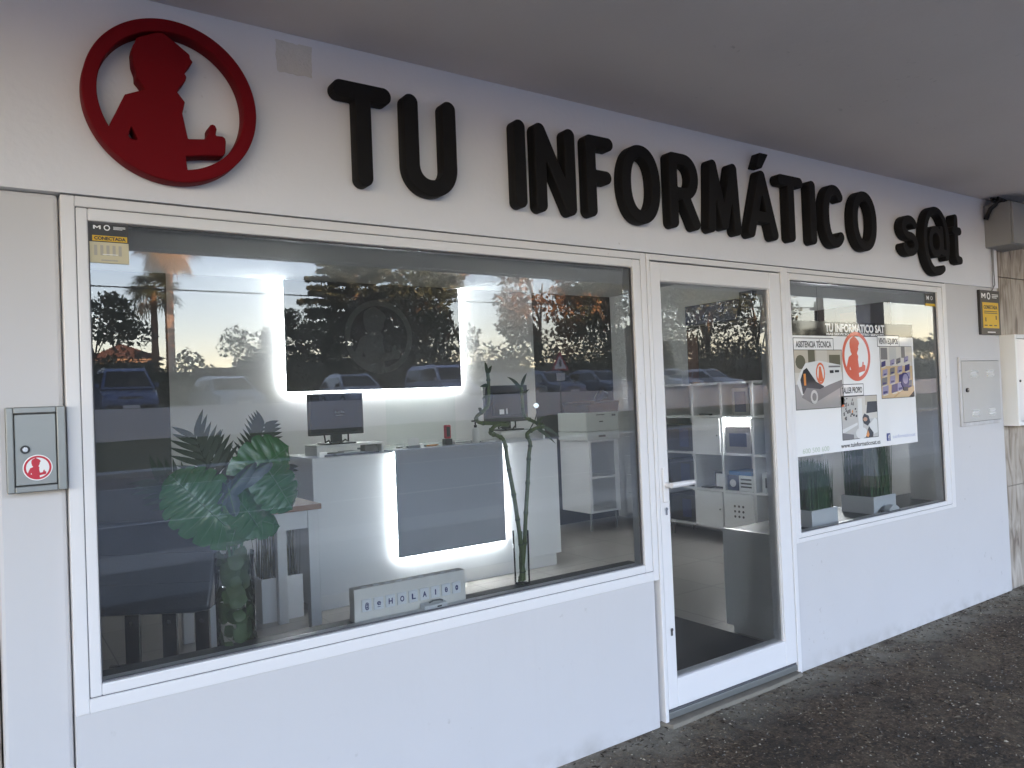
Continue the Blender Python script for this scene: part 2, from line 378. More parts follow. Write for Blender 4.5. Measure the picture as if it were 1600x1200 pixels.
def extruded(name, loops, m, p, yb, depth, bev=.002):
    """loops (x, z) -> solid from y = yb towards -Y"""
    cu = bpy.data.curves.new(name, 'CURVE'); cu.dimensions = '2D'; cu.fill_mode = 'BOTH'
    cu.extrude = max(depth/2-bev, 1e-4); cu.bevel_depth = bev; cu.bevel_resolution = 1; cu.offset = -bev
    for lp in loops:
        sp = cu.splines.new('POLY'); sp.points.add(len(lp)-1); sp.use_cyclic_u = True
        for q, (x, z) in zip(sp.points, lp): q.co = (x, z, 0, 1)
    t = bpy.data.objects.new(name+'_tmp', cu); COL.objects.link(t); dg = bpy.context.evaluated_depsgraph_get()
    me = bpy.data.meshes.new_from_object(t.evaluated_get(dg)); bpy.data.objects.remove(t); bpy.data.curves.remove(cu)
    org = ORG.get(p.name, Vector()) if p else Vector()
    me.transform(Matrix.Translation(Vector((0, yb-depth/2, 0))-org) @ Matrix.Rotation(math.pi/2, 4, 'X'))
    me.materials.clear(); me.materials.append(m); me.name = name
    o = bpy.data.objects.new(name, me); COL.objects.link(o)
    if p: o.parent = p
    ORG[o.name] = org
    return o

SIL = [(-0.725,-0.42),(-0.548,-0.022),(-0.319,0.083),(-0.363,0.145),(-0.413,0.205),(-0.416,0.285),(-0.447,0.379),(-0.454,0.528),(-0.44,.60),(-0.422,0.623),(-.40,.69),(-0.346,0.724),(-0.276,0.758),(-.2,.80),(-0.111,0.823),(0.029,0.74),(0.199,0.618),(.205,.57),(0.236,0.532),(0.177,0.449),(0.133,0.369),(.155,.33),(0.142,0.278),(0.084,0.196),(0.039,0.122),(0.127,0.01),(0.093,-0.139),(0.149,-0.445),(0.346,-0.417),(0.399,-0.335),(0.401,-0.268),(.42,-.225),(0.453,-0.212),(.48,-.225),(0.497,-0.266),(0.479,-0.353),(0.565,-0.346),(.595,-.365),(0.605,-0.409),(0.592,-0.556),(.57,-.595),(0.529,-0.605),(0.327,-0.629),(0.118,-0.67),(0.137,-0.9),(-0.119,-0.98),(-0.6,-0.72)]
SHOLE = [(-0.487,-0.392),(-0.417,-0.548),(-0.474,-0.547),(-0.522,-0.522)]
def logo_loops(cx, cz, R, h, sx=1.0):
    S = [(cx+a*R*sx, cz+b*R) for a, b in SIL]; H = [(cx+a*R*sx, cz+b*R) for a, b in SHOLE]
    def fn(X, Z):
        r = np.hypot((X-cx)/sx, Z-cz)
        ring = np.maximum(r-R, R*.843-r); fig = np.maximum(poly_d(X, Z, S), r-R)
        fig = np.maximum(fig, -poly_d(X, Z, H)); return np.minimum(ring, fig)+1e-9
    return contours(fn, cx-R*sx-2*h, cx+R*sx+2*h, cz-R-2*h, cz+R+2*h, h)
def circle(cx, cz, R, n=40, sx=1.0): return [(cx+R*sx*math.cos(2*math.pi*i/n), cz+R*math.sin(2*math.pi*i/n)) for i in range(n)]

# ================================================================ setting
def ground_sheet(name, m, x0, x1, y0, y1, z, nx=1):
    return struct(MB().quad((x0,y0,z),(x1,y0,z),(x1,y1,z),(x0,y1,z)).build(name, m))
ground_sheet('ground', M['lot'], -1500, 1500, -1500, 1500, -.06)
struct(MB().box(-20, 32, -4.25, 0.02, -.3, 0).build('arcade_pavement', M['asphalt']))
struct(MB().box(-60, 140, -5.6, -4.25, -.3, -.01).build('pavement', M['pave'], bevel=.01))
struct(MB().box(-60, 140, -6.55, -5.604, -.3, -.005).build('kerb', M['kerb'], bevel=.015))
ground_sheet('road', M['asph2'], -300, 500, -15.0, -6.55, -.045)
for k, y in enumerate((-9.2, -14.85)):
    ground_sheet('road_marking', M['line'], -60, 140, y-.07, y+.07, -.041)
ground_sheet('road_shoulder', M['strip'], -300, 500, -17.62, -15.0, -.040)
struct(MB().box(-60, 140, -18.5, -17.6, -.3, .09).build('kerb', M['kerb'], bevel=.02))
def bank():
    b = MB(); nx, ny = 160, 8; rnd = random.Random(3)
    for j in range(ny+1):
        for i in range(nx+1):
            t = j/ny; y = -18.4-3.75*t; z = .05+.68*t**.8 + (rnd.uniform(-.07, .07) if 0 < j < ny else 0)
            b.v.append((-60+200*i/nx, y, z))
    for j in range(ny):
        for i in range(nx):
            a = j*(nx+1)+i; b.f.append((a, a+nx+1, a+nx+2, a+1)); b.m.append(0)
    struct(b.build('bank', M['bank'], smooth=True))
bank()
struct(MB().box(-60, 140, -420, -22.2, -.05, 1.25).build('car_park', M['lot']))

# retaining wall of the car park, seen mirrored in the glass
def far_wall():
    o = MB(); rnd = random.Random(5); N = 100
    top = [1.62+rnd.uniform(-.025, .025) for _ in range(N+1)]
    for i in range(N):
        xa, xb = -60+2*i, -58+2*i
        o.add([(xa,-22,.3),(xb,-22,.3),(xb,-22.22,.3),(xa,-22.22,.3),(xa,-22,top[i]),(xb,-22,top[i+1]),(xb,-22.22,top[i+1]),(xa,-22.22,top[i])],
              [(0,1,5,4),(1,2,6,5),(2,3,7,6),(3,0,4,7),(4,5,6,7)])
    recentre(tag(o.build('garden_wall', M['wallw']), 'long low white rendered wall across the road, mirrored in the window', 'wall'))
far_wall()

# ================================================================ the shop building
B = root('shop_building', (0, 0, 0), 'white ground floor shop front under a deep grey arcade soffit', 'building')
XR, YB, ZC, ZF = 5.95, 4.0, 2.585, .12       # right end, back wall, shop ceiling, shop floor
FASC = box('fascia', M['paint'], B, -3.0, XR, 0.0, .30, 2.132, 2.745)
box('fascia_joint', M['groove'], B, .205, 5.2, .006, .03, 2.126, 2.1315)
# pale bare patch on the fascia: a ragged square of old plaster
def patch():
    x0, x1, z0, z1 = .836, .958, 2.611, 2.714; rnd = random.Random(2); pts = []
    for a, b, n in (((x0,z0),(x1,z0),9), ((x1,z0),(x1,z1),9), ((x1,z1),(x0,z1),9), ((x0,z1),(x0,z0),9)):
        for i in range(n): pts.append((a[0]+(b[0]-a[0])*i/n+rnd.uniform(-.003,.003), a[1]+(b[1]-a[1])*i/n+rnd.uniform(-.003,.003)))
    MB().prism(pts, -.0025, .01).build('plaster_patch', M['plaster'], B)
patch()
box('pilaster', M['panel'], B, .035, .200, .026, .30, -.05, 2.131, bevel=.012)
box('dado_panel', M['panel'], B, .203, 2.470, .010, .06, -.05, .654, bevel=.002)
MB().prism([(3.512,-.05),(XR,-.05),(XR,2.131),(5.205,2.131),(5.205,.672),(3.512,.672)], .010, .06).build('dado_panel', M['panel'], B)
box('pilaster_core', M['inwhite'], B, 5.21, XR-.002, .061, .30, .1, 2.131)
box('wall_core', M['inwhite'], B, .203, 2.45, .064, .10, -.05, .70)
box('soffit', M['soffit'], B, -20, 28, -3.83, .30, 2.746, 2.95)
box('soffit_edge', M['paint'], B, -20, 28, -3.95, -3.832, 2.74, 3.3)
box('shade_upper_storeys', M['paint'], B, -20, 150, -3.828, 9, 2.952, 14.5)  # unseen storeys; length and height set for the shadow they cast opposite
box('side_wall', M['paint'], B, -20, -.06, .31, 9, -.05, 2.744)
box('side_wall', M['paint'], B, 6.02, 28, .31, 9, -.05, 2.744)
# inside
box('interior_left_wall', M['ingrey'], B, -.055, .06, .31, YB, ZF, ZC)
box('interior_back_wall', M['inwhite'], B, 1.236, 4.80, YB, YB+.1, ZF, ZC)
box('interior_back_wall', M['ingrey'], B, -.055, 1.234, YB-.002, YB+.1, ZF, ZC)
box('interior_back_wall', M['ingrey'], B, 4.802, 5.92, YB-.002, YB+.1, ZF, ZC)
box('interior_right_wall', M['inwhite'], B, 5.89, 6.0, .31, YB-.004, ZF, ZC)
struct(box('shop_ceiling', M['inceil'], None, -.055, 6.0, .302, YB+.1, ZC, ZC+.1))
struct(box('shop_floor', M['tile'], None, -.055, 6.0, .05, YB+.1, -.04, ZF))
box('window_head', M['inceil'], B, -.055, 6.0, .12, .301, 2.10, 2.131)

def travertine_slabs():
    for (x0, x1) in ((5.956, 6.55), (6.553, 7.3)):
        for (z0, z1) in ((-.05, .72), (.723, 1.47), (1.473, 2.22), (2.223, 2.744)):
            box('stone_slab', M['stone'], B, x0, x1, .03+random.uniform(-.003,.003), .30, z0, z1, bevel=.004)
    for (z0, z1) in ((-.05, .72), (.723, 1.47), (1.473, 2.130)):
        box('stone_slab', M['stone'], B, -.6, .031, .10, .30, z0, z1, bevel=.004)
travertine_slabs()
# the arcade pillar that cuts the mirrored sky in the right hand window
def pillar():
    r = root('arcade_pillar', (10.7, -3.7, 0), 'square white arcade pillar at the pavement edge right of the shop', 'pillar')
    box('shaft', M['paint'], r, 10.53, 10.88, -3.80, -3.57, .16, 2.744, bevel=.01)
    box('plinth', M['stone'], r, 10.50, 10.91, -3.83, -3.54, .001, .158, bevel=.01)
pillar()

# ---------------------------------------------------------------- windows and door
def ring(name, m, p, X0, X1, Z0, Z1, wl, wr, wb, wt, y0, y1, bevel=.003):
    o = MB()
    o.box(X0, X0+wl, y0, y1, Z0, Z1).box(X1-wr, X1, y0, y1, Z0, Z1)
    o.box(X0+wl, X1-wr, y0, y1, Z0, Z0+wb).box(X0+wl, X1-wr, y0, y1, Z1-wt, Z1)
    return o.build(name, m, p, bevel=bevel)
def pane(name, p, x0, x1, z0, z1, y):
    o = MB(); o.slot(1).box(x0, x1, y, y+.006, z0, z1)
    o.m[2] = 0                    # the face towards the street mirrors, the others only tint
    return o.build(name, [GLASS, CLEAR], p)
def window(label_none, X0, X1, Z0, Z1, gx0, gx1, gz0, gz1, ox0, ox1, oz0, oz1):
    f = ring('window_frame', M['frame'], B, ox0, ox1, oz0, oz1, X0-ox0-.002, ox1-X1-.002, Z0-oz0-.002, oz1-Z1-.002, -.002, .075)
    ring('joint', M['groove'], f, X0-.006, X1+.006, Z0-.006, Z1+.006, .008, .008, .008, .008, .004, .03, 0)
    ring('glazing_bead', M['frame'], f, X0, X1, Z0, Z1, gx0-X0, X1-gx1, gz0-Z0, Z1-gz1, .000, .070, .004)
    ring('rubber_seal', M['groove'], f, gx0-.004, gx1+.004, gz0-.004, gz1+.004, .008, .008, .008, .008, .012, .02, 0)
    pane('glass_pane', f, gx0-.002, gx1+.002, gz0-.002, gz1+.002, .018)
window(0, .241, 2.458, .698, 2.094, .271, 2.412, .732, 2.058, .203, 2.492, .655, 2.126)
window(0, 3.530, 5.150, .697, 2.100, 3.552, 5.090, .722, 2.064, 3.500, 5.200, .673, 2.126)
D = root('shop_door', (2.97, 0, 0), 'white aluminium glazed shop door with lever handle', 'door')
ring('door_frame', M['frame'], D, 2.495, 3.498, -.03, 2.126, .020, .030, .02, .028, -.004, .085)
ring('door_joint', M['groove'], D, 2.517, 3.466, .05, 2.096, .008, .008, .008, .008, .01, .05, 0)
leaf = ring('door_leaf', M['frame'], D, 2.520, 3.463, .066, 2.092, .061, .090, .127, .086, -.001, .07, .004)
ring('door_bead', M['frame'], leaf, 2.575, 3.377, .186, 2.011, .008, .008, .008, .008, .008, .03, .001)
pane('glass_pane', leaf, 2.580, 3.372, .190, 2.008, .02)
def handle():
    x, z = 2.552, 1.075
    h = box('handle_plate', M['frame'], D, x-.018, x+.018, -.012, -.0015, z-.08, z+.08, bevel=.006)
    o = MB(); o.cyl((x, -.011, z), (0,-1,0), .012, .045, 14)
    o.build('handle_neck', M['frame'], h, smooth=True)
    o = MB(); o.tube([(x-.012,-.055,z+.001),(x+.02,-.057,z+.002),(x+.08,-.056,z+.003),(x+.135,-.052,z+.002),(x+.142,-.046,z)], [.0125,.013,.0125,.0115,.008], 12)
    o.build('lever', M['frame'], h, smooth=True)
    for zz in (.965, .42):
        k = MB().cyl((x, -.0015, zz), (0,-1,0), .0085, .006, 14).box(x-.0055, x+.0055, -.0065, -.0012, zz-.026, zz).build('lock_cylinder', M['chrome'], D)
        box('keyway', M['groove'], k, x-.0015, x+.0015, -.0080, -.0074, zz-.004, zz+.006)
handle()
box('threshold', M['greymetal'], D, 2.517, 3.466, .0, .12, .022, .052, bevel=.003)
o = MB(); pts = [(2.50,-.05),(2.8,-.042),(3.2,-.045),(3.47,-.032),(3.50,.02),(2.48,.02)]
o.add([(x,y,-.02) for x,y in pts]+[(x,y+.01,.016) for x,y in pts], [(0,1,2,3,4,5)[::-1],(6,7,8,9,10,11)]+[(i,(i+1)%6,6+(i+1)%6,6+i) for i in range(6)])
o.build('door_step', mat('step_cement', (.22,.20,.165), .9, .2, 12, bump=.5, bscale=80), B, bevel=.004)

# ledge behind each window
lg = root('window_ledge', (1.35, .1, .12), 'dark narrow window ledge along the bottom of the large window', 'ledge')
box('ledge_top', M['ledge'], lg, .06, 2.45, .077, .150, .70, .726, bevel=.002)
box('ledge_front', M['inwhite'], lg, .06, 2.45, .102, .135, ZF, .699)
lg2 = root('window_ledge', (4.7, .1, .12), 'white box plinth behind the small right window, beside the door', 'ledge')
box('plinth_body', M['potwhite'], lg2, 3.515, 5.885, .104, .44, .16, .685, bevel=.003)
box('plinth_top', M['ledge'], lg2, 3.508, 5.885, .102, .45, .686, .700, bevel=.002)
box('plinth_base', M['potwhite'], lg2, 3.495, 5.885, .102, .43, ZF, .159, bevel=.002)
box('plinth_return', M['potwhite'], lg2, 3.480, 3.507, .102, .47, .161, .705, bevel=.002)

# ================================================================ sign: roundel and letters
lo = extruded('roundel_emblem', logo_loops(.503, 2.4278, .2437, .0035), M['red'], None, -.002, .058, .003)
recentre(tag(lo, 'large red ring emblem with thumbs-up figure silhouette on the white fascia', 'emblem'))
RS = .0285
def R1(d, r=RS): return d-r
def letter_fn(ch, x0, x1, z0, z1, r):
    a, b, lo_, hi = x0+r, x1-r, z0+r, z1-r; cx = (a+b)/2; W = b-a; Hh = hi-lo_
    def ell(cx, cz, rx, rz, a0, a1, n=36, p=2.3):
        out = []
        for i in range(n+1):
            t = math.radians(a0+(a1-a0)*i/n); c, s = math.cos(t), math.sin(t)
            out.append((cx+rx*math.copysign(abs(c)**(2/p), c), cz+rz*math.copysign(abs(s)**(2/p), s)))
        return out
    cz = (lo_+hi)/2; S = []
    if ch == 'T': S = [[(a,hi),(b,hi)], [(cx,hi),(cx,lo_)]]
    elif ch == 'I': S = [[(cx,lo_),(cx,hi)]]
    elif ch == 'U': S = [[(a,hi)]+[(p[0],p[1]) for p in ell(cx, lo_+W/2*1.05, W/2, W/2*1.05, 180, 360, 24, 2.1)]+[(b,hi)]]
    elif ch == 'N': S = [[(a,lo_),(a,hi)], [(a,hi),(b,lo_)], [(b,lo_),(b,hi)]]
    elif ch == 'F': S = [[(a,lo_),(a,hi),(b,hi)], [(a,cz+.0*Hh),(b-.15*W,cz)]]
    elif ch == 'O': S = [ell(cx, cz, W/2, Hh/2, 0, 360, 48, 2.2)]
    elif ch == 'C': S = [ell(cx, cz, W/2, Hh/2, 48, 312, 40, 2.2)]
    elif ch == 'R':
        m_ = lo_+Hh*.46; S = [[(a,lo_),(a,hi)], [(a,hi),(cx,hi)]+ell(cx, (hi+m_)/2, b-cx-.005, (hi-m_)/2, 90, -90, 16, 2.1)+[(a,m_)], [(cx,m_),(b,lo_)]]
    elif ch == 'M': S = [[(a,lo_),(a+.02,hi)], [(a+.02,hi),(cx,lo_+.02)], [(cx,lo_+.02),(b-.02,hi)], [(b-.02,hi),(b,lo_)]]
    elif ch == 'A': S = [[(a,lo_),(cx,hi)], [(cx,hi),(b,lo_)], [(a+W*.19,lo_+Hh*.28),(b-W*.19,lo_+Hh*.28)]]
    elif ch == 's': 
        q = Hh/4; S = [ell(cx, hi-q, W/2, q, 25, 270, 20, 2)+ell(cx, lo_+q, W/2, q, 90, -155, 20, 2)]
    elif ch == '@':
        S = [ell(cx, cz, W/2, Hh/2, -62, 268, 54, 2.1)[::-1], ell(cx, cz, W/2, Hh/2, -62, -92, 6, 2.1),
             ell(cx-.012, cz-.005, W*.23, Hh*.2, 0, 360, 30, 2.1), [(cx+W*.23,cz+Hh*.2),(cx+W*.24,cz-Hh*.17),(b-.012,cz-Hh*.19)]]
        S[0] = ell(cx, cz, W/2, Hh/2, -28, 300, 54, 2.1)
    elif ch == 't': S = [[(cx-.01,hi),(cx-.01,lo_+.03),(cx+.005,lo_+.005),(b,lo_)], [(a,z0+Hh*.70+r),(b,z0+Hh*.70+r)]]
    def fn(X, Z):
        d = None
        for s_ in S:
            e = line_d(X, Z, s_)-r; d = e if d is None else np.minimum(d, e)
        return d+1e-9
    return fn
SIGN = [('T',1.008,1.226,2.249,2.606,'first letter T, beside the red emblem',.030),
 ('U',1.272,1.489,2.244,2.606,'letter U standing right of the first T',.030),
 ('I',1.752,1.808,2.246,2.596,'letter I just after the wide gap in the sign',.0285),
 ('N',1.852,2.062,2.240,2.600,'letter N, the only N of the sign',.0285),
 ('F',2.118,2.276,2.248,2.596,'letter F, the only F of the sign',.0285),
 ('O',2.318,2.556,2.245,2.595,'letter O between the F and the R',.029),
 ('R',2.612,2.814,2.247,2.596,'letter R, the only R of the sign',.0285),
 ('M',2.868,3.110,2.248,2.600,'letter M, the only M of the sign',.027),
 ('A',3.160,3.402,2.248,2.596,'letter A with an accent stroke above it',.0285),
 ('T',3.412,3.625,2.252,2.600,'second letter T, between the accented A and an I',.0285),
 ('I',3.678,3.736,2.254,2.598,'letter I between the second T and the C',.0285),
 ('C',3.800,4.016,2.252,2.601,'letter C, the only C of the sign',.0285),
 ('O',4.078,4.328,2.256,2.600,'letter O at the end of the long word',.0285),
 ('s',4.600,4.785,2.262,2.512,'small letter s left of the at symbol',.025),
 ('@',4.852,5.176,2.162,2.599,'big at symbol in the last word',.0225),
 ('t',5.215,5.340,2.251,2.577,'small letter t at the right end of the sign',.026)]
for ch, x0, x1, z0, z1, lab, r in SIGN:
    o = extruded("sign_letter", contours(letter_fn(ch, x0, x1, z0, z1, r), x0-.02, x1+.02, z0-.02, z1+.02, .004), M['black'], None, -.002, .052, .004)
    tag(o, "black foam "+lab, 'sign letter', 'black letters of the shop sign')
    if ch == 'A':
        extruded('accent', contours(lambda X, Z: poly_d(X, Z, [(3.245,2.612),(3.285,2.612),(3.335,2.682),(3.278,2.682)])-.004, 3.2, 3.36, 2.59, 2.70, .003), M['black'], o, -.002, .052, .003)

# ================================================================ things on the facade
def sticker_plate(x0, x1, z0, z1, y, p, full=True):
    """dark alarm sign: M mark, ring, small lines, yellow field"""
    W, H = x1-x0, z1-z0
    t = MB()
    def M_(cx, cz, w, h):
        return [(cx-w/2,cz-h/2),(cx-w/2+.22*w,cz-h/2),(cx-w/2+.22*w,cz+.12*h),(cx,cz-.28*h),(cx+w/2-.22*w,cz+.12*h),(cx+w/2-.22*w,cz-h/2),(cx+w/2,cz-h/2),(cx+w/2,cz+h/2),(cx+w/2-.22*w,cz+h/2),(cx,cz+.05*h),(cx-w/2+.22*w,cz+h/2),(cx-w/2,cz+h/2)]
    extruded('brand_mark', [M_(x0+.17*W, z1-.13*H, .2*W, .11*H)], M['whiteprint'], p, y, .0012, .0001)
    extruded('ring_mark', [circle(x0+.43*W, z1-.13*H, .085*W, 20), circle(x0+.43*W, z1-.13*H, .055*W, 20)], M['whiteprint'], p, y, .0012, .0001)
    for k in range(3): t.box(x0+.60*W, x0+(.92-.08*(k == 2))*W, y-.0011, y-.0002, z1-(.10+.035*k)*H, z1-(.085+.035*k)*H)
    t.box(x0+.3*W, x0+.7*W, y-.0011, y-.0002, z0+.045*H, z0+.065*H)
    t.build('small_print', M['whiteprint'], p)['kind'] = 'stuff'
# plate on the right pilaster
pl = root('alarm_plate', (5.79, .0, 1.79), 'black and yellow alarm company plate on the pilaster right of the small window', 'sign')
x0, x1, z0, z1 = 5.648, 5.938, 1.800, 2.108
box('backing', M['plategrey'], pl, x0, x1, -.010, .0095, z0, z1, bevel=.002)
box('yellow_field', M['yellow'], pl, x0+.028, x1-.028, -.0112, -.0102, z0+.045, z1-.085)
sticker_plate(x0, x1, z0, z1, -.010, pl)
text('wording', 'CONECTADA', M['plategrey'], pl, (x0+x1)/2, -.0116, z1-.130, .026, .20, .0008, .0008)
o = MB()
for k in range(2): o.box(x0+.05, x1-.05, -.0122, -.0113, z1-.150-.012*k, z1-.145-.012*k)
for k in range(3): o.box(x0+.045+.07*k, x0+.085+.07*k, -.0122, -.0113, z0+.06, z0+.067)
for (px, pz) in ((.06,.10),(.215,.115)): o.box(x0+px, x0+px+.012, -.0122, -.0113, z0+pz-.01, z0+pz+.018)
o.build('small_print', M['plategrey'], pl)['kind'] = 'stuff'
# sticker inside the top left corner of the large window
st = root('alarm_sticker', (.325, .01, 1.94), 'alarm sticker in the top left corner of the large window', 'sticker')
x0, x1, z0, z1 = .2745, .378, 1.940, 2.0565; y = .0135
box('backing', M['plategrey'], st, x0, x1, y, y+.0016, z0+.0615, z1)
box('yellow_band', M['yellow'], st, x0+.008, x1-.004, y-.0012, y-.0002, z0+.064, z0+.080)
text('wording', 'CONECTADA', M['plategrey'], st, (x0+x1)/2+.002, y-.0018, z0+.0675, .0095, .083, .0004, .0006)
box('pale_field', mat('pale_yellow_print', (.62,.56,.38), .6), st, x0, x1, y, y+.0016, z0, z0+.0610)
o = MB()
for k in range(5): o.box(x0+.012+.016*k, x0+.020+.016*k, y-.0008, y-.0001, z0+.022, z0+.052)
o.box(x0+.03, x1-.03, y-.0008, y-.0001, z0+.006, z0+.010)
o.build('small_print', mat('faint_print', (.45,.42,.36), .6), st)['kind'] = 'stuff'
sticker_plate(x0+.004, x1, z0+.02, z1, y, st)
st = root('alarm_sticker', (5.02, .01, 1.97), 'small dark alarm sticker in the top right corner of the right window', 'sticker')
box('backing', M['plategrey'], st, 4.965, 5.085, .0135, .0151, 1.992, 2.055)
box('yellow_band', M['yellow'], st, 4.965, 5.085, .0135, .0151, 1.975, 1.9915)
text('wording', 'M', M['whiteprint'], st, 4.995, .0131, 2.015, .026, .03, .0004, .001)
extruded('ring_mark', [circle(5.042, 2.027, .013, 20), circle(5.042, 2.027, .009, 20)], M['whiteprint'], st, .0133, .0008, .0001)

# grey meter box, left pilaster
mb = root('meter_box', (.125, .0, 1.29), 'grey metal meter box with round red sticker on the left pilaster', 'cabinet')
x0, x1, z0, z1 = .058, .198, 1.295, 1.527
ring('box_frame', M['greymetal'], mb, x0, x1, z0, z1, .018, .022, .018, .018, -.035, .030, .003)
dr = box('door', M['greymetal'], mb, x0+.0195, x1-.0235, -.029, .02, z0+.0195, z1-.0195, bevel=.002)
o = MB().cyl((x0+.043, -.029, z0+.117), (0,-1,0), .0115, .006, 18); o.build('lock', M['blackpl'], dr, smooth=True)
o = MB().cyl((x0+.043, -.034, z0+.117), (0,-1,0), .0065, .004, 14); o.build('lock_barrel', M['chrome'], dr, smooth=True)
cx, cz, R = x0+.071, z0+.066, .035
sx = .98
sk = extruded('sticker', [circle(cx, cz, R, 36)], M['whiteprint'], mb, -.0290, .0008, .0001)
extruded('figure', logo_loops(cx, cz, R*.92, .0008), M['redprint'], sk, -.0299, .0006, .0001)

# vented cabinet, right pilaster
vc = root('vented_cabinet', (5.63, .0, 1.2), 'pale grey cabinet door with four vent slot pairs and black lock', 'cabinet')
ring('cabinet_frame', M['panel'], vc, 5.325, 5.915, 1.185, 1.645, .024, .024, .024, .024, -.003, .0095, .002)
dr = box('door', M['ventgrey'], vc, 5.352, 5.888, -.006, .0095, 1.212, 1.618, bevel=.002)
ring('door_joint', M['groove'], vc, 5.348, 5.892, 1.208, 1.622, .004, .004, .004, .004, .002, .0095, 0)
for ix in (5.47, 5.70):
    for iz in (1.555, 1.29):
        for k in range(2):
            zz = iz-.030*k
            o = MB().add([(ix,-.006,zz),(ix+.085,-.006,zz),(ix+.085,-.018,zz-.004),(ix,-.018,zz-.004),(ix,-.006,zz-.018),(ix+.085,-.006,zz-.018)],
                         [(0,1,2,3)[::-1],(3,2,5,4),(0,3,4),(1,5,2)])
            o.build('vent_slot', M['whiteprint'], dr)
MB().cyl((5.405, -.006, 1.425), (0,-1,0), .015, .010, 16).build('lock', M['blackpl'], dr, smooth=True)
MB().cyl((5.402, -.016, 1.428), (0,-1,0), .006, .003, 12).build('lock_barrel', M['chrome'], dr)

# junction box at the top right corner, with its warning triangle
jb = root('junction_box', (5.95, -.1, 2.39), 'grey electrical junction box with yellow warning triangle under the soffit', 'junction box')
box('housing', M['greypl'], jb, 5.79, 6.12, -.165, .028, 2.405, 2.70, bevel=.006)
box('lid', M['greypl'], jb, 5.795, 6.115, -.18, -.166, 2.41, 2.695, bevel=.004)
tri = extruded('warning_triangle', [[(6.015,2.535),(6.075,2.535),(6.045,2.595)]], M['yellow'], jb, -.1805, .0012, .0001)
extruded('bolt_mark', [[(6.040,2.542),(6.048,2.562),(6.043,2.562),(6.049,2.582),(6.037,2.558),(6.042,2.558)]], M['plategrey'], tri, -.1820, .0006, .0001)
for xx in (6.02, 6.07): MB().cyl((xx, -.155, 2.405), (0,0,-1), .011, .018, 12).build('gland', M['greypl'], jb)
o = MB(); rnd = random.Random(4)
for k in range(4):
    pts = []
    for i in range(13):
        t = i/12; pts.append((5.78+.9*t, -.12-.06*math.sin(t*2.2)+rnd.uniform(-.012,.012)+.02*k, 2.715+.016*(k % 2)+rnd.uniform(-.008,.008)-.02*math.sin(t*5)))
    o.tube(pts, .010, 7)
for k in range(3):
    o.tube([(5.78+.02*k, -.11, 2.72), (5.74+.012*k, -.06, 2.66), (5.755+.015*k, -.02, 2.60)], .009, 7)
recentre(tag(o.build('cable_bundle', M['cable'], smooth=True), 'bundle of black cables running under the soffit above the junction box', 'cables'))
o = MB(); o.tube([(5.845,-.012,2.41),(5.85,-.012,2.30),(5.842,-.012,2.2),(5.85,-.01,2.125),(5.86,.014,2.10)], .0035, 6)
o.tube([(5.868,-.012,2.41),(5.866,-.012,2.25),(5.872,-.012,2.15),(5.868,.014,2.10)], .0035, 6)
recentre(tag(o.build('thin_wire', M['wire'], smooth=True), 'pair of thin grey wires hanging down from the junction box', 'wire'))
rc = root('meter_cabinet', (6.05, 0, 1.16), 'white meter cabinet on the stone wall at the right edge', 'cabinet')
ring('cabinet_frame', M['inwhite'], rc, 5.985, 6.5, 1.155, 1.80, .03, .03, .03, .03, -.075, .028, .004)
box('door', M['frame'], rc, 6.018, 6.467, -.070, .0, 1.188, 1.767, bevel=.002)
MB().cyl((6.045, -.07, 1.47), (0,-1,0), .009, .006, 12).build('lock', M['blackpl'], rc)
o = root('wall_lamp', (6.36, 0, 2.6), 'round white lamp on the stone wall at the upper right edge', 'lamp')
MB().cyl((6.36,.03,2.60), (0,-1,0), .12, .05, 28).build('base', M['frame'], o, smooth=True)
oo = MB().lathe([(.10,0),(.095,.03),(.07,.055),(.03,.068)], 0, 0, 24); oo.v = [(6.36+x, -.02-z, 2.60+y_) for x, y_, z in oo.v]; oo.build('diffuser', M['potwhite'], o, smooth=True)

# ================================================================ inside the shop
# slate panel with LED halo on the back wall
lp = root('backlit_panel', (3.0, 3.94, 1.62), 'large dark backlit panel with faint ring emblem on the back wall', 'wall panel')
PX0, PX1, PZ0, PZ1, PY = 2.150, 3.875, 1.622, 2.582, 3.952
box('slate', M['logopanel'], lp, PX0, PX1, PY, PY+.02, PZ0, PZ1, bevel=.001)
extruded('emblem', logo_loops(3.02, 2.10, .335, .006), M['logoring'], lp, PY-.0005, .003, .0005)
def led_run(p, x0, x1, z0, z1, y0, y1):
    box('led_strip', M['led'], p, x0, x1, y0, y1, z0, z1)
led_run(lp, PX0+.003, PX0+.015, PZ0+.004, PZ1, PY+.021, PY+.044)
led_run(lp, PX1-.015, PX1-.003, PZ0+.004, PZ1, PY+.021, PY+.044)
led_run(lp, PX0+.016, PX1-.016, PZ0+.004, PZ0+.016, PY+.021, PY+.044)
# counter
ct = root('counter', (2.85, 2.85, ZF), 'white reception counter with backlit grey front panel', 'counter')
CX0, CX1, CY, CZ = 1.820, 3.890, 2.50, 1.145
box('body', M['counter'], ct, CX0, CX1, CY, CY+.60, ZF+.10, CZ, bevel=.003)
box('plinth', M['inwhite'], ct, CX0+.03, CX1-.03, CY+.03, CY+.58, ZF, ZF+.099)
box('front_panel', M['inset'], ct, 2.412, 3.327, CY-.036, CY-.022, .398, CZ+.010, bevel=.001)
for (a, b, c, d) in ((2.415,2.427,.40,CZ), (3.312,3.324,.40,CZ), (2.428,3.311,.40,.412)):
    led_run(ct, a, b, c, d, CY-.0215, CY-.005)
box('worktop', M['inset'], ct, 2.40, 3.34, CY-.028, CY+.60, CZ+.001, CZ+.014, bevel=.002)

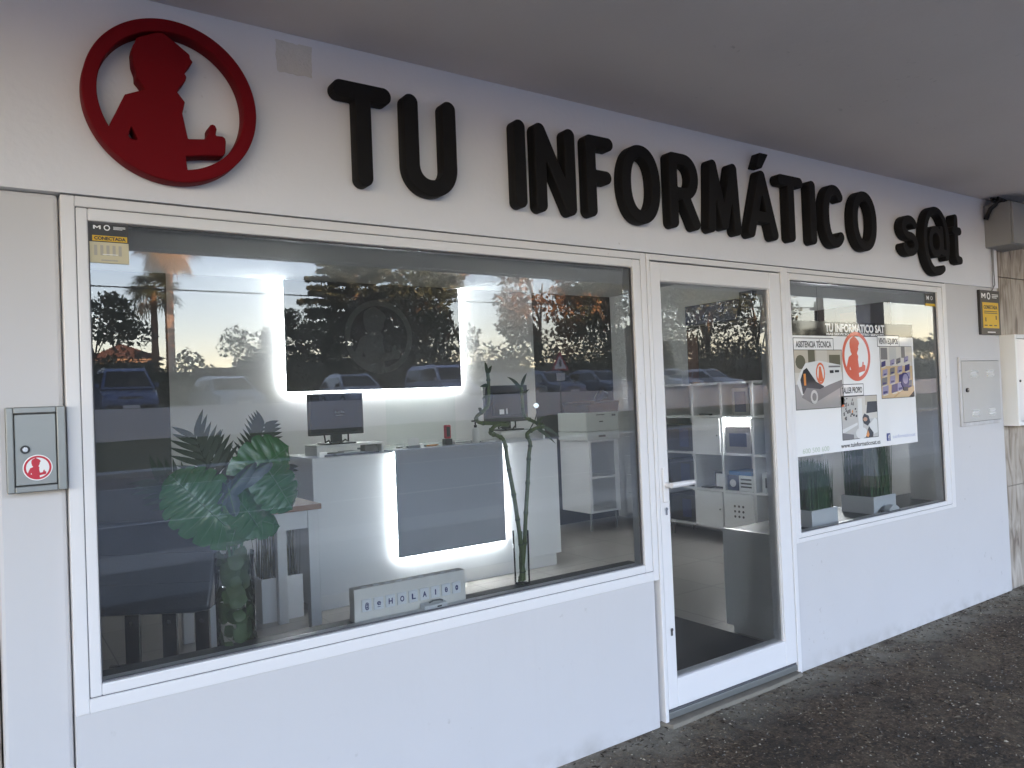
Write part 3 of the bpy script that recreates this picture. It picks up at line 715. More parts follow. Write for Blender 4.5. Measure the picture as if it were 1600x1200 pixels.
def monitor(x0, x1, z0, z1, y, zb, lab, rot, back):
    w_, h_ = x1-x0, z1-z0; cx = (x0+x1)/2
    r = root('monitor', (cx, y, zb), lab, 'monitor', 'monitors on the counter')
    box('casing', M['blackpl'], r, x0, x1, y-.012, y+.03, z0, z1, bevel=.006)
    if not back:
        box('screen', M['screen'], r, x0+.012, x1-.012, y-.0145, y-.0125, z0+.018, z1-.012)
        text('brand_text', 'hola', M['greypl'], r, cx+.02, y-.0155, z0+h_*.52, .016, .07, .0004, .0004)
        box('brand_line', M['greypl'], r, cx-.01, cx+.05, y-.0158, y-.0150, z0+h_*.46, z0+h_*.475)
    else:
        box('back_cover', M['blackpl'], r, x0+.05, x1-.05, y-.045, y-.0125, z0+.05, z1-.06, bevel=.012)
        box('label', M['whiteprint'], r, cx-.10, cx-.055, y-.0470, y-.0455, z0+.065, z0+.105)
        box('label', M['whiteprint'], r, cx-.035, cx-.020, y-.0470, y-.0455, z0+.065, z0+.110)
    n = box('stand_neck', M['blackpl'], r, cx-.04, cx+.04, y+.0, y+.025, zb+.012, z0+.02, bevel=.003)
    box('stand_base', M['blackpl'], r, cx-.11, cx+.11, y-.09, y+.10, zb, zb+.011, bevel=.004)
    o = MB()
    for s in (-1, 1):
        o.tube([(cx+s*.09,y+.01,z0+.01),(cx+s*.085,y+.0,z0-.05),(cx+s*.06-.02,y-.05,zb+.03),(cx+s*.03-.06,y-.12,zb+.008)], .006, 7)
    o.build('cable', M['cable'], r, smooth=True)
    return r
def riser(x0, x1, y0, y1, z0, z1, lab):
    r = root('monitor_riser', ((x0+x1)/2, (y0+y1)/2, z0), lab, 'monitor riser', 'monitor risers on the counter')
    box('shelf_top', M['whitelac'], r, x0, x1, y0, y1, z1-.016, z1, bevel=.002)
    box('side_leg', M['whitelac'], r, x0, x0+.018, y0, y1, z0, z1-.0165, bevel=.002)
    box('side_leg', M['whitelac'], r, x1-.018, x1, y0, y1, z0, z1-.0165, bevel=.002)
riser(1.90, 2.40, 2.62, 2.86, CZ+.001, CZ+.075, 'white monitor riser at the left end of the counter')
riser(3.42, 3.86, 2.62, 2.86, CZ+.001, CZ+.085, 'white monitor riser at the right end of the counter')
monitor(1.885, 2.290, 1.285, 1.580, 2.72, CZ+.0755, 'black monitor with dark screen on the left of the counter', 0, False)
monitor(3.370, 3.790, 1.300, 1.600, 2.76, CZ+.0855, 'black monitor seen from behind at the right of the counter', 0, True)
for (x0, x1, z, lab) in ((2.05,2.22,CZ+.014,'grey keyboard and papers under the left monitor riser'),):
    k = root('papers', (x0, 2.7, CZ), lab, 'papers')
    box('sheet', M['greypl'], k, x0, x1+.10, 2.66, 2.82, CZ+.001, CZ+.012); box('sheet', M['whitelac'], k, x0+.05, x1, 2.63, 2.75, CZ+.013, CZ+.024)
bx = root('small_box', (2.33, 2.70, CZ), 'small dark box under the left monitor riser', 'box'); box('body', M['greybox'], bx, 2.27, 2.37, 2.66, 2.74, CZ+.001, CZ+.052, bevel=.003); box('lid', M['blackpl'], bx, 2.268, 2.372, 2.658, 2.742, CZ+.0525, CZ+.056)
ph = root('card_reader', (2.93, 2.62, CZ), 'red and black card reader standing on the counter', 'card reader')
box('cradle', M['blackpl'], ph, 2.905, 2.965, 2.60, 2.66, CZ+.015, CZ+.06, bevel=.006)
box('body', M['redprint'], ph, 2.908, 2.962, 2.612, 2.64, CZ+.0605, CZ+.165, bevel=.009); box('keypad', M['blackpl'], ph, 2.92, 2.95, 2.608, 2.6115, CZ+.075, CZ+.15)
bt = root('pump_bottle', (3.18, 2.62, CZ), 'white pump bottle with black top on the counter', 'bottle')
MB().lathe([(.026,CZ+.015),(.028,CZ+.02),(.028,CZ+.11),(.022,CZ+.125),(.011,CZ+.13)], 3.185, 2.62, 18).build('body', M['whitelac'], bt, smooth=True)
o = MB().lathe([(.012,CZ+.131),(.012,CZ+.15),(.006,CZ+.151),(.006,CZ+.175)], 3.185, 2.62, 12); o.box(3.155, 3.193, 2.612, 2.628, CZ+.176, CZ+.188); o.build('pump', M['blackpl'], bt)
tr = root('card_tray', (3.03, 2.63, CZ), 'small white tray with cards between the card reader and bottle', 'tray')
ring('tray_rim', M['whitelac'], tr, 2.985, 3.12, CZ+.015, CZ+.035, .006, .006, .006, .006, 2.60, 2.68, .001); box('card', M['greypl'], tr, 2.993, 3.112, 2.61, 2.67, CZ+.0215, CZ+.028)
pn = root('pen', (2.79, 2.62, CZ), 'orange pen lying on the grey worktop', 'pen'); MB().tube([(2.74,2.61,CZ+.020),(2.83,2.62,CZ+.020),(2.855,2.623,CZ+.020)], [.005,.005,.001], 8).build('barrel', mat('orange_plastic', (.6,.22,.04), .4), pn); MB().tube([(2.725,2.608,CZ+.020),(2.74,2.61,CZ+.020)], .0055, 8).build('cap', M['blackpl'], pn)
ps = root('acrylic_screen', (2.75, 2.66, CZ), 'clear acrylic screen panel standing on the counter worktop', 'screen')
def vase_pane(name, p, x0, x1, y0, y1, z0, z1):
    o = MB(); o.slot(1).box(x0,x1,y0,y1,z0,z1); o.m[2] = 0; return o.build(name, [VASE, CLEAR], p)
vase_pane('sheet', ps, 2.46, 3.05, 2.69, 2.694, CZ+.015, 1.62)
for xx in (2.55, 2.95): box('foot', M['whitelac'], ps, xx, xx+.02, 2.66, 2.73, CZ+.0145, CZ+.022)
wc = root('webcam', (3.84, 2.75, 1.38), 'small webcam on a bent stalk beside the right monitor', 'webcam')
MB().tube([(3.83,2.78,CZ+.086),(3.86,2.75,1.30),(3.865,2.72,1.37),(3.83,2.69,1.415)], .005, 7).build('stalk', M['blackpl'], wc, smooth=True)
MB().cyl((3.83,2.70,1.42), (-.3,-1,.1), .022, .03, 14).build('head', M['chrome'], wc, smooth=True)

lf = root('leaflet_stack', (3.25, 2.58, CZ), 'short stack of white leaflets beside the pump bottle', 'leaflets')
for k in range(4): box('leaflet', M['whitelac'] if k % 2 else M['whiteprint'], lf, 3.235+.004*k, 3.315+.003*k, 2.54, 2.62+.004*k, CZ+.0145+.004*k, CZ+.018+.004*k)
cl = root('counter_cable', (2.1, 2.6, CZ), 'loose black cable lying along the left counter edge', 'cable')
MB().tube([(1.93,2.56,CZ+.006),(2.0,2.53,CZ+.006),(2.09,2.55,CZ+.006),(2.17,2.525,CZ+.006),(2.28,2.56,CZ+.006),(2.36,2.62,CZ+.006)], .005, 7).build('lead', M['cable'], cl, smooth=True)
shp = root('price_holder', (2.62, 2.60, CZ), 'small clear price holder with white card on the grey worktop', 'price holder')
box('card', M['whiteprint'], shp, 2.585, 2.675, 2.598, 2.600, CZ+.03, CZ+.085); box('foot', M['inset'], shp, 2.58, 2.68, 2.585, 2.62, CZ+.0145, CZ+.029, bevel=.002)
# bench with its back to the window, standing askew
bn = root('waiting_bench', (.56, 1.06, ZF), 'slate blue leather waiting bench standing askew behind the window', 'bench')
def bench():
    cx, cy = .56, 1.06; x0, x1 = cx-.42, cx+.26; N = 10; o = MB(); vs = []
    prof = [(0,.66),(.015,.645),(.07,.652),(.09,.74),(.19,.985),(.21,1.01),(.17,1.022),(.135,1.0)]
    k = len(prof)
    for i in range(N+1):
        e = .012 if i in (0, N) else 0
        vs += [(x0+(x1-x0)*i/N, cy+y, z+(e if j < 3 else -e)) for j, (y, z) in enumerate(prof)]
    fs = [(i*k+j, (i+1)*k+j, (i+1)*k+(j+1) % k, i*k+(j+1) % k) for i in range(N) for j in range(k)]+[tuple(range(k)), tuple(N*k+j for j in range(k-1, -1, -1))]
    o.add(vs, fs); bk = o.build('backrest', M['leather'], bn, smooth=True, bevel=.012)
    for t in (.33, .68):
        MB().tube([(x0+.006, cy+.135*t-.004, .66+.34*t), (x1-.006, cy+.135*t-.004, .66+.34*t)], .0035, 6).build('seam', M['leather'], bk)
    MB().box(x0, x1, cy+.06, cy+.50, .655, .72).build('seat', M['leather'], bn, bevel=.02)
    for x in (cx-.10, cx+.06, cx+.20):
        l = box('leg', M['blackpl'], bn, x-.030, x+.030, cy+.07, cy+.09, ZF, .64, bevel=.002)
        for zz in (.60, .40): MB().cyl((x, cy+.07, zz), (0,-1,0), .009, .005, 10).build('bolt', M['chrome'], l)
    MB().tube([(cx-.38,cy+.35,ZF+.05),(cx-.22,cy+.12,.40),(cx-.10,cy+.06,.425),(cx+.06,cy+.06,.44),(cx+.20,cy+.06,.45)], .008, 8).build('rail', M['chrome'], bn, smooth=True)
bench(); bn.rotation_euler = (0, 0, -.60)
# table beside the counter
tb = root('side_table', (1.28, 2.1, ZF), 'white legged table with pale wooden top left of the counter', 'table')
box('top', M['wood'], tb, .95, 1.612, 1.80, 2.46, .903, .935, bevel=.004)
for (xa, ya) in ((.965,1.815),(1.535,1.815),(.965,2.395),(1.535,2.395)): box('leg', M['whitelac'], tb, xa, xa+.06, ya, ya+.055, ZF, .902, bevel=.003)
box('apron', M['whitelac'], tb, 1.027, 1.533, 1.83, 1.85, .80, .901); box('apron', M['whitelac'], tb, 1.545, 1.565, 1.872, 2.393, .80, .901)
pz = root('shell_dish', (1.38, 1.98, .935), 'small pale dish on the wooden table top', 'dish'); MB().lathe([(.02,.936),(.06,.955),(.075,.975),(.06,.966),(.015,.945)], 1.42, 1.92, 16).build('bowl', M['potwhite'], pz, smooth=True)

def blade(o, base, tip, w0, bend, rnd, seg=4):
    base = Vector(base); tip = Vector(tip); side = Vector((rnd.uniform(-1,1), rnd.uniform(-1,1), 0)).normalized()*w0
    pts = []
    for i in range(seg+1):
        t = i/seg; p = base.lerp(tip, t)+Vector((bend[0]*t*t, bend[1]*t*t, 0)); ww = side*(1-t*.9); pts += [p-ww, p+ww]
    o.add(pts, [(2*i, 2*i+1, 2*i+3, 2*i+2) for i in range(seg)])
def planter(x0, x1, y0, y1, z0, z1, zt, lab, n, m, spread, name='planter', group=None, w_=.004, taper=.0):
    rnd = random.Random(hash(round(x0*100)))
    r = root(name, ((x0+x1)/2, (y0+y1)/2, z0), lab, 'planter', group)
    o = MB(); t = .012; b = taper
    o.add([(x0+b,y0+b,z0),(x1-b,y0+b,z0),(x1-b,y1-b,z0),(x0+b,y1-b,z0),(x0,y0,z1),(x1,y0,z1),(x1,y1,z1),(x0,y1,z1),
           (x0+t,y0+t,z1),(x1-t,y0+t,z1),(x1-t,y1-t,z1),(x0+t,y1-t,z1),(x0+t,y0+t,z1-.02),(x1-t,y0+t,z1-.02),(x1-t,y1-t,z1-.02),(x0+t,y1-t,z1-.02)],
          [(3,2,1,0)]+[(i,(i+1)%4,4+(i+1)%4,4+i) for i in range(4)]+[(4+i,4+(i+1)%4,8+(i+1)%4,8+i) for i in range(4)]+[(8+i,8+(i+1)%4,12+(i+1)%4,12+i) for i in range(4)]+[(12,13,14,15)])
    o.build('pot', M['potwhite'], r, bevel=.002)
    g = MB()
    for k in range(n):
        bx_, by_ = rnd.uniform(x0+.012,x1-.012), rnd.uniform(y0+.012,y1-.012)
        h = (zt-z1)*rnd.uniform(.80, 1.05)
        blade(g, (bx_,by_,z1-.02), (bx_+rnd.gauss(0,spread),by_+rnd.gauss(0,spread*.5),z1+h), w_*rnd.uniform(.6,1.2), (rnd.gauss(0,spread),rnd.gauss(0,spread*.4)), rnd)
    gg = g.build('grass', m, r); gg['kind'] = 'stuff'
    return r
planter(1.455, 1.725, 2.49, 2.72, ZF, .40, .85, 'white square pot of dry brown reeds behind the table legs', 110, M['reed'], .012, 'reed_pot', w_=.005)

# tall glass vase of artificial leaves on the ledge
vz = root('leaf_vase', (.665, .11, .727), 'tall glass vase holding big green monstera and palm leaves', 'plant')
VX, VY = .690, .165
def vase_at(p, cx, cy, r0, r1, z0, z1, n=28):
    o = MB().lathe([(r0,z0),(r1,z1)], cx, cy, n, cap=False); o.lathe([(.001,z0+.002),(r0-.001,z0+.002)], cx, cy, n, cap=False)
    return o.build('glass', VASE, p, smooth=True)
vase_at(vz, VX, VY, .062, .064, .70, 1.02)
def filler():
    rnd = random.Random(11)
    for k in range(80):
        a = rnd.uniform(0, 6.28); z = .715+.30*(k/79); rr = rnd.uniform(.032, .057); s = rnd.uniform(.018, .032)
        c = Vector((VX+rr*math.cos(a), VY+rr*math.sin(a), z)); nrm = Vector((math.cos(a), math.sin(a), rnd.uniform(-.3,.6))).normalized()
        u = nrm.orthogonal().normalized(); v = nrm.cross(u); N = 9
        o = MB().add([c+nrm*.006]+[c+(u*math.cos(6.283*i/N)+v*math.sin(6.283*i/N))*s*(1+.12*math.sin(3*i)) for i in range(N)], [(0, 1+i, 1+(i+1) % N) for i in range(N)])
        o.build('filler_leaf', M['filler'], vz, smooth=True)
filler()
def monstera_leaf(tipv, base, nrm, L, W, m, notch=7, cup=.12, droop=.18, name='leaf'):
    """heart shaped leaf with lobes between the side veins; base = where the stalk joins, tipv = along the midrib, nrm = facing"""
    t = Vector(tipv).normalized(); n = Vector(nrm); n = (n-t*n.dot(t)).normalized(); s = t.cross(n); base = Vector(base)
    NT, NS = 6*notch, 6; o = MB(); vs = []
    def P_(u, q, lift=0):
        """u 0..1 along the leaf, q -1..1 across"""
        aq = abs(q); wd = W*.5*(math.sin(math.pi*min(1, u*.93+.07))**.62)*(1.12-.34*u)
        lob = abs(math.sin(math.pi*u*notch)); wd *= 1-(.16*(1-lob)**3 if .06 < u < .93 else 0)*1.0
        yy = L*(u*1.04-.04)-L*.30*aq*(1-u)**2.2+L*.13*aq*math.sin(math.pi*u)*(1 if u > .3 else u/.3)
        h = -cup*W*(aq**1.6)*.9-droop*L*u*u+.016*W*math.cos(2*math.pi*u*notch)*math.sin(math.pi*min(1,aq*1.1))
        return base+s*(q*wd)+t*yy+n*(h+lift)
    for j in range(NT+1):
        for i in range(-NS, NS+1): vs.append(P_(j/NT, i/NS))
    k = 2*NS+1
    o.add(vs, [(j*k+i, j*k+i+1, (j+1)*k+i+1, (j+1)*k+i) for j in range(NT) for i in range(k-1)])
    lf = o.build(name, m, vz, smooth=True); vv = MB()
    vv.tube([P_(j/12, 0, .0012) for j in range(13)], [.0022-.00013*j for j in range(13)], 5)
    for b_ in range(notch):
        u = (b_+.5)/notch
        for sg in (-1, 1): vv.tube([P_(u-.02+.02*q, sg*q*.92, .0008) for q in (0.02,.25,.5,.75,1)], [.0010,.0008,.0006,.0005,.0003], 4)
    vv.build('vein', M['vein'], lf, smooth=True)
    return lf
def stem(pts, r=.005): return MB().tube(pts, r, 7).build('stem', M['vein'], vz, smooth=True)
monstera_leaf((-.55,.05,.62), (.642,.10,1.130), (-.25,-1,.25), .225, .235, M['monstera'], notch=8)
stem([(VX-.01,VY,.95),(.675,.16,1.02),(.66,.14,1.08),(.642,.11,1.130)])
monstera_leaf((.75,.05,.45), (.735,.11,1.275), (.25,-1,.05), .17, .20, M['monstera'], droop=.1, notch=5)
monstera_leaf((.45,-.1,-.8), (.790,.10,1.295), (.25,-1,.35), .165, .19, M['monstera'], droop=.05, notch=6)
stem([(VX+.01,VY,.95),(.72,.17,1.06),(.755,.14,1.16),(.79,.12,1.25)])
monstera_leaf((.2,.2,-.9), (.690,.13,1.220), (.1,-1,.3), .13, .14, M['monstera'], notch=3)
monstera_leaf((.9,-.1,-.25), (.680,.14,1.150), (.1,-1,.55), .17, .14, M['monstera'], notch=4)
monstera_leaf((-.5,.1,-.6), (.650,.15,1.185), (-.1,-1,.4), .13, .13, M['monstera'], notch=3)
monstera_leaf((.75,-.2,.55), (.655,.10,1.235), (-.35,-.8,.6), .165, .065, M['blueleaf'], notch=3, cup=.3)
monstera_leaf((.5,-.2,.7), (.650,.09,1.215), (-.7,-.8,.1), .14, .05, M['blueleaf'], notch=3, cup=.35)
monstera_leaf((.1,-.2,-.7), (.660,.09,1.24), (-.3,-1,.2), .09, .05, M['blueleaf'], notch=3, cup=.3)
stem([(VX,VY,.95),(.685,.16,1.1),(.668,.12,1.21)]); stem([(VX+.005,VY+.01,.98),(.70,.15,1.12),(.70,.14,1.2)])
def artificial_palm(base, axis, up, L, n, leafL, m):
    base = Vector(base); a = Vector(axis).normalized(); u = Vector(up); u = (u-a*u.dot(a)).normalized(); s = a.cross(u); rnd = random.Random(int(L*1000))
    path = [base+a*L*t+u*(-.25*L*t*t) for t in [i/12 for i in range(13)]]
    fr = MB().tube(path, [.004-.0002*i for i in range(13)], 6).build('palm_frond', M['palmleaf'], vz, smooth=True)
    for k in range(n):
        t = .25+.75*k/(n-1); i = min(11, int(t*12)); p = path[i].lerp(path[i+1], t*12-i)
        for sg in (-1, 1):
            d = (s*sg*1.0+a*(.35+.9*t)+u*.10).normalized(); l = leafL*(1-.55*(t-.5)**2*2)*rnd.uniform(.9,1.1); wv = a.cross(d).cross(d).normalized()*.010
            pts = []
            for q in range(5):
                tt = q/4; c = p+d*l*tt-u*.25*l*tt*tt; ww = wv*[.35,1,.95,.6,.03][q]; pts += [c-ww, c+ww]
            MB().add(pts, [(2*q, 2*q+1, 2*q+3, 2*q+2) for q in range(4)]).build('leaflet', m, fr, smooth=True)
artificial_palm((.685,.18,1.15), (-.34,.22,.85), (-.5,-1,.1), .29, 9, .13, M['palmleaf'])
artificial_palm((.72,.20,1.17), (.52,.45,.85), (.1,-1,.3), .38, 13, .11, M['palmleaf'])
artificial_palm((.70,.19,1.12), (.75,.35,.55), (.1,-1,.4), .34, 10, .09, M['palmleaf'])
artificial_palm((.69,.19,1.12), (-.6,.2,.5), (-.2,-1,.5), .27, 9, .13, M['palmleaf'])
artificial_palm((.69,.20,1.14), (-.15,.3,.95), (-.2,-1,.2), .25, 9, .12, M['palmleaf'])
monstera_leaf((.55,.1,-.75), (.700,.10,1.190), (.15,-1,.35), .15, .15, M['monstera'], notch=5)
monstera_leaf((-.25,.0,-.9), (.705,.11,1.180), (.0,-1,.35), .14, .13, M['monstera'], notch=5)

# bamboo in a narrow vase
bv = root('lucky_bamboo', (1.835, .115, .727), 'two twisted bamboo stalks in a narrow glass vase on the ledge', 'plant')
vase_at(bv, 1.835, .13, .032, .034, .727, .945, 20)
def stalk(pts, r0, r1):
    # resample with Catmull-Rom
    P_ = [Vector(p) for p in pts]; out = []
    for i in range(len(P_)-1):
        p0, p1, p2, p3 = P_[max(i-1,0)], P_[i], P_[i+1], P_[min(i+2,len(P_)-1)]
        for k in range(8):
            t = k/8; out.append(.5*((2*p1)+(p2-p0)*t+(2*p0-5*p1+4*p2-p3)*t*t+(3*p1-p0-3*p2+p3)*t**3))
    out.append(P_[-1]); n = len(out); rs = []
    for i in range(n):
        r = r0+(r1-r0)*i/n; rs.append(r*1.22 if i % 7 == 3 else r)
    s_ = MB().tube(out, rs, 10).build('stalk', M['bamboo'], bv, smooth=True)
    for i in range(3, n-1, 7):
        d = (out[i+1]-out[i]).normalized(); MB().tube([out[i]-d*.002, out[i]+d*.002], rs[i]*1.06, 10).build('node_ring', M['bambooleaf'], s_)
    return out
s1 = stalk([(1.842,.13,.74),(1.836,.128,.86),(1.822,.126,.98),(1.805,.124,1.10),(1.782,.122,1.22),(1.766,.12,1.318),(1.735,.118,1.345),(1.68,.09,1.362),(1.69,.06,1.392),(1.76,.09,1.388),(1.79,.14,1.393),(1.70,.19,1.40),(1.655,.15,1.425),(1.67,.11,1.455),(1.695,.12,1.48),(1.70,.12,1.56),(1.698,.12,1.60)], .0088, .0070)
s2 = stalk([(1.828,.13,.74),(1.848,.128,.86),(1.862,.126,1.0),(1.878,.124,1.14),(1.888,.122,1.25),(1.896,.12,1.305),(1.875,.11,1.345),(1.90,.08,1.368),(1.955,.10,1.372),(1.925,.15,1.40),(1.885,.14,1.42),(1.865,.12,1.46),(1.862,.12,1.54)], .0088, .0068)
s3 = stalk([(1.845,.14,.735),(1.835,.14,.80),(1.85,.145,.94)], .006, .005)
s4 = stalk([(1.825,.14,.735),(1.842,.142,.80),(1.836,.145,.93)], .006, .005)
def strap_leaf(p, base, d, l, w_, sag=.3):
    base = Vector(base); d = Vector(d).normalized(); s = d.cross(Vector((0,-1,0))).normalized(); pts = []
    for q in range(6):
        t = q/5; c = base+d*l*t+Vector((0,0,-sag*l*t*t)); ww = s*w_*[.5,1,1,.75,.45,.03][q]; pts += [c-ww, c+ww]
    MB().add(pts, [(2*q,2*q+1,2*q+3,2*q+2) for q in range(5)]).build('leaf', M['bambooleaf'], p, smooth=True)
for b_, d, l in (((1.698,.12,1.59),(-.2,-.1,1),.09),((1.70,.12,1.60),(.35,-.1,1),.05),((1.698,.12,1.55),(-.8,-.2,.2),.05),((1.698,.12,1.51),(-.8,-.2,.0),.04),((1.66,.12,1.45),(-.5,-.2,.6),.03),
                 ((1.862,.12,1.53),(-.65,-.1,.75),.12),((1.862,.12,1.54),(.3,-.1,1),.09),((1.862,.12,1.50),(.2,-.3,.5),.06),((1.93,.12,1.38),(.5,-.3,.8),.07),((1.95,.10,1.37),(.9,-.3,-.3),.08),((1.90,.08,1.37),(.7,-.6,-.5),.09)):
    strap_leaf(bv, b_, d, l, .008)

# light box with letter tiles
lb = root('letter_light_box', (1.29, .11, .727), 'brushed grey light box with white letter tiles on the ledge', 'light box')
def light_box():
    ax, ay, bx_, by_ = 1.072, .078, 1.530, .078; z0, z1 = .722, .843; t = .045
    o = MB().box(ax, bx_, ay, ay+t, z0, z1); o.build('body', M['signbox'], lb, bevel=.002)
    for i, ch in enumerate('@eHOLA100'):
        cx = ax+.045+.0462*i; cz = .782
        tl = box('letter_tile', M['tilew'], lb, cx-.0185, cx+.0185, ay-.0065, ay-.0003, cz-.022, cz+.022, bevel=.002)
        if ch == '0':
            c2 = '0'; text('letter', '0', M['letterblue'], tl, cx, ay-.0070, cz-.009, .019, .012, .0005, .0007)
            if i == 7: box('letter_bar', M['letterblue'], tl, cx-.004, cx+.004, ay-.0074, ay-.0068, cz-.001, cz+.0015)
            else:
                for dz in (.0035, -.0035): box('letter_dot', M['letterblue'], tl, cx-.0022, cx+.0022, ay-.0074, ay-.0068, cz+dz-.0012, cz+dz+.0012)
        elif ch == 'e':
            text('letter', 'e', M['letterblue'], tl, cx, ay-.0070, cz-.006, .020, .015, .0005, .0006); box('letter_bar', M['letterblue'], tl, cx-.006, cx+.006, ay-.0074, ay-.0068, cz-.013, cz-.011)
        else: text('letter', ch, M['letterblue'], tl, cx, ay-.0070, cz-.010, .020, .0045 if ch == '1' else .016, .0005, .0008)
        box('spare_tile', M['whiteprint'], lb, cx-.012, cx+.010, ay+.012, ay+.024, z1-.002, z1+.0025)
light_box()
sb = root('small_white_device', (1.36, .05, .727), 'small white card device leaning at the foot of the light box', 'device')
o = MB(); o.add([(1.325,.031,.7262),(1.422,.031,.7262),(1.422,.068,.7262),(1.325,.068,.7262),(1.325,.031,.748),(1.422,.031,.748),(1.422,.068,.752),(1.325,.068,.752)],[(3,2,1,0),(4,5,6,7),(0,1,5,4),(1,2,6,5),(2,3,7,6),(3,0,4,7)])
o.build('body', M['whitelac'], sb, bevel=.003); box('print', M['plategrey'], sb, 1.378, 1.396, .0300, .0308, .736, .741)
o = MB().tube([(1.355,.05,.752),(1.37,.05,.757),(1.40,.05,.757),(1.412,.05,.752)], .003, 6); o.build('clip', M['greymetal'], sb)

# right hand window: planters, poster
planter(3.815, 4.065, .115, .33, .7005, .795, 1.06, 'left white grass planter under the poster in the right window', 1200, M['grass'], .012, 'grass_planter', 'grass planters in the right window', .0042)
planter(4.440, 4.690, .115, .33, .7005, .805, 1.15, 'right white grass planter with taller grass under the poster', 1200, M['grass'], .012, 'grass_planter', 'grass planters in the right window', .0035)
dv = root('white_sensor', (4.56, .09, .70), 'small white half round sensor in front of the right grass planter', 'sensor')
o = MB(); o.prism([(4.49,.7235),(4.60,.7235),(4.60,.735),(4.575,.750),(4.545,.756),(4.515,.750),(4.49,.735)], .045, .085); o.build('body', M['whitelac'], dv, bevel=.003)
box('sensor_stand', M['ledge'], dv, 4.48, 4.61, .040, .098, .7005, .7232)
po = root('shop_poster', (4.15, .0115, 1.13), 'white advertising poster with black header and three pictures in the right window', 'poster')
def poster():
    y = .0115; x0, x1, z0, z1 = 3.560, 4.785, 1.122, 1.850
    # the bottom edge and the sheet
    VW = mat('vinyl_white', (.88,.875,.87), .04); VB = mat('vinyl_black', (.022,.022,.024), .04)
    MB().box(x0, x1, y, y+.003, z0, 1.7695).build('sheet', VW, po)
    MB().box(x0, x1, y, y+.003, 1.7700, z1).build('header', VB, po)
    text('title', 'TU INFORMATICO SAT', VW, po, 4.165, y-.0005, 1.795, .045, .60, .0006, .0022)
    sub = text('subtitle', 'MAS SERVICIO EN NUESTRO SERVICIO', VW, po, 4.165, y-.0005, 1.775, .013, .58, .0006, .0006)
    e = extruded('emblem', logo_loops(4.158, 1.655, .142, .003), mat('salmon_print', (.74, .17, .11), .06), po, y-.0003, .0006, .0001)
    def tabbox(x, z, w_, s):
        b = box('caption', VW, po, x, x+w_, y-.0008, y-.0001, z, z+.062)
        ring('caption_border', M['plategrey'], b, x-.004, x+w_+.004, z-.004, z+.066, .004, .004, .004, .004, y-.0010, y-.0002, 0)
        text('caption_text', s, M['plategrey'], b, x+w_/2, y-.0011, z+.014, .034, w_*.90, .0004, .0012)
    tabbox(3.572, 1.692, .36, 'ASISTENCIA TÉCNICA'); tabbox(4.385, 1.715, .235, 'VENTA EQUIPOS'); tabbox(3.985, 1.432, .225, 'TALLER PROPIO')
    # printed pictures: flat coloured shapes
    C = {k: mat('print_'+k, v, .06) for k, v in dict(sky=(.62,.58,.52), wall=(.55,.50,.42), tree=(.16,.15,.11), road=(.38,.36,.35), van=(.75,.75,.74), dark=(.05,.05,.055), mid=(.22,.21,.21), salmon=(.72,.20,.10), orange=(.75,.30,.08), wood=(.62,.46,.28), lav=(.34,.31,.46), indigo=(.08,.07,.18), pale=(.66,.63,.58), skin=(.5,.3,.2), lightgrey=(.55,.54,.52)).items()}
    def pic(nm, px0, px1, pz0, pz1, shapes):
        p = box(nm, C['pale'], po, px0, px1, y-.0007, y-.0001, pz0, pz1)
        ring('picture_border', M['plategrey'], p, px0-.0035, px1+.0035, pz0-.0035, pz1+.0035, .0035, .0035, .0035, .0035, y-.0009, y-.0002, 0)
        by = {}
        for i, (c, pts) in enumerate(shapes): by.setdefault(c, []).append((i, pts))
        for c, lst in by.items():
            o = MB()
            for i, pts in lst:
                pp = [(px0+(px1-px0)*a, pz0+(pz1-pz0)*b) for a, b in pts]
                ar = sum(pp[k][0]*pp[(k+1) % len(pp)][1]-pp[(k+1) % len(pp)][0]*pp[k][1] for k in range(len(pp)))
                if ar < 0: pp = pp[::-1]
                o.prism(pp, y-.0009-.00012*i, y-.0006)
            po_ = o.build('printed_area', C[c], p); po_['kind'] = 'stuff'
    R_ = lambda a, b, c, d: [(a,b),(c,b),(c,d),(a,d)]
    ci = lambda a, b, r, rz=None: [(a+r*math.cos(6.283*i/14), b+(rz or r)*math.sin(6.283*i/14)) for i in range(14)]
    pic('service_picture', 3.572, 4.010, 1.372, 1.690, [('road',R_(0,0,1,.42)),('wall',R_(0,.62,1,1)),('sky',R_(.45,.66,.68,1)),('tree',R_(.28,.7,.42,1)),('tree',ci(.12,.8,.1,.12)),('tree',R_(.72,.72,.96,.92)),
        ('van',[(.03,.45),(.10,.62),(.22,.78),(.5,.82),(.96,.74),(.99,.40),(.70,.30),(.45,.26),(.12,.24)]),('dark',[(.14,.26),(.10,.50),(.17,.66),(.24,.70),(.42,.46),(.58,.38),(.60,.30),(.40,.26)]),
        ('mid',[(.12,.20),(.34,.08),(.98,.36),(.98,.48),(.70,.40),(.5,.33),(.22,.36)]),('lightgrey',ci(.37,.20,.075,.12)),('mid',ci(.37,.20,.045,.07)),('salmon',ci(.52,.60,.095,.19)),('van',ci(.52,.60,.072,.15)),('salmon',[(.46,.46),(.58,.46),(.55,.62),(.53,.72),(.49,.72),(.48,.60)]),('orange',R_(.17,.40,.21,.60)),
        ('mid',R_(.70,.70,.95,.73)),('dark',R_(.72,.60,.80,.65)),('dark',R_(.83,.61,.92,.65)),('salmon',[(.93,0),(1,0),(1,.06)])])
    rr = random.Random(8); sh = [('wood',R_(0,0,1,.62)),('pale',R_(0,.62,1,1)),('lightgrey',R_(.28,.70,.50,1)),('mid',R_(.02,.75,.22,.98)),('mid',R_(.66,.78,.78,1)),('sky',R_(.82,.70,1,1))]
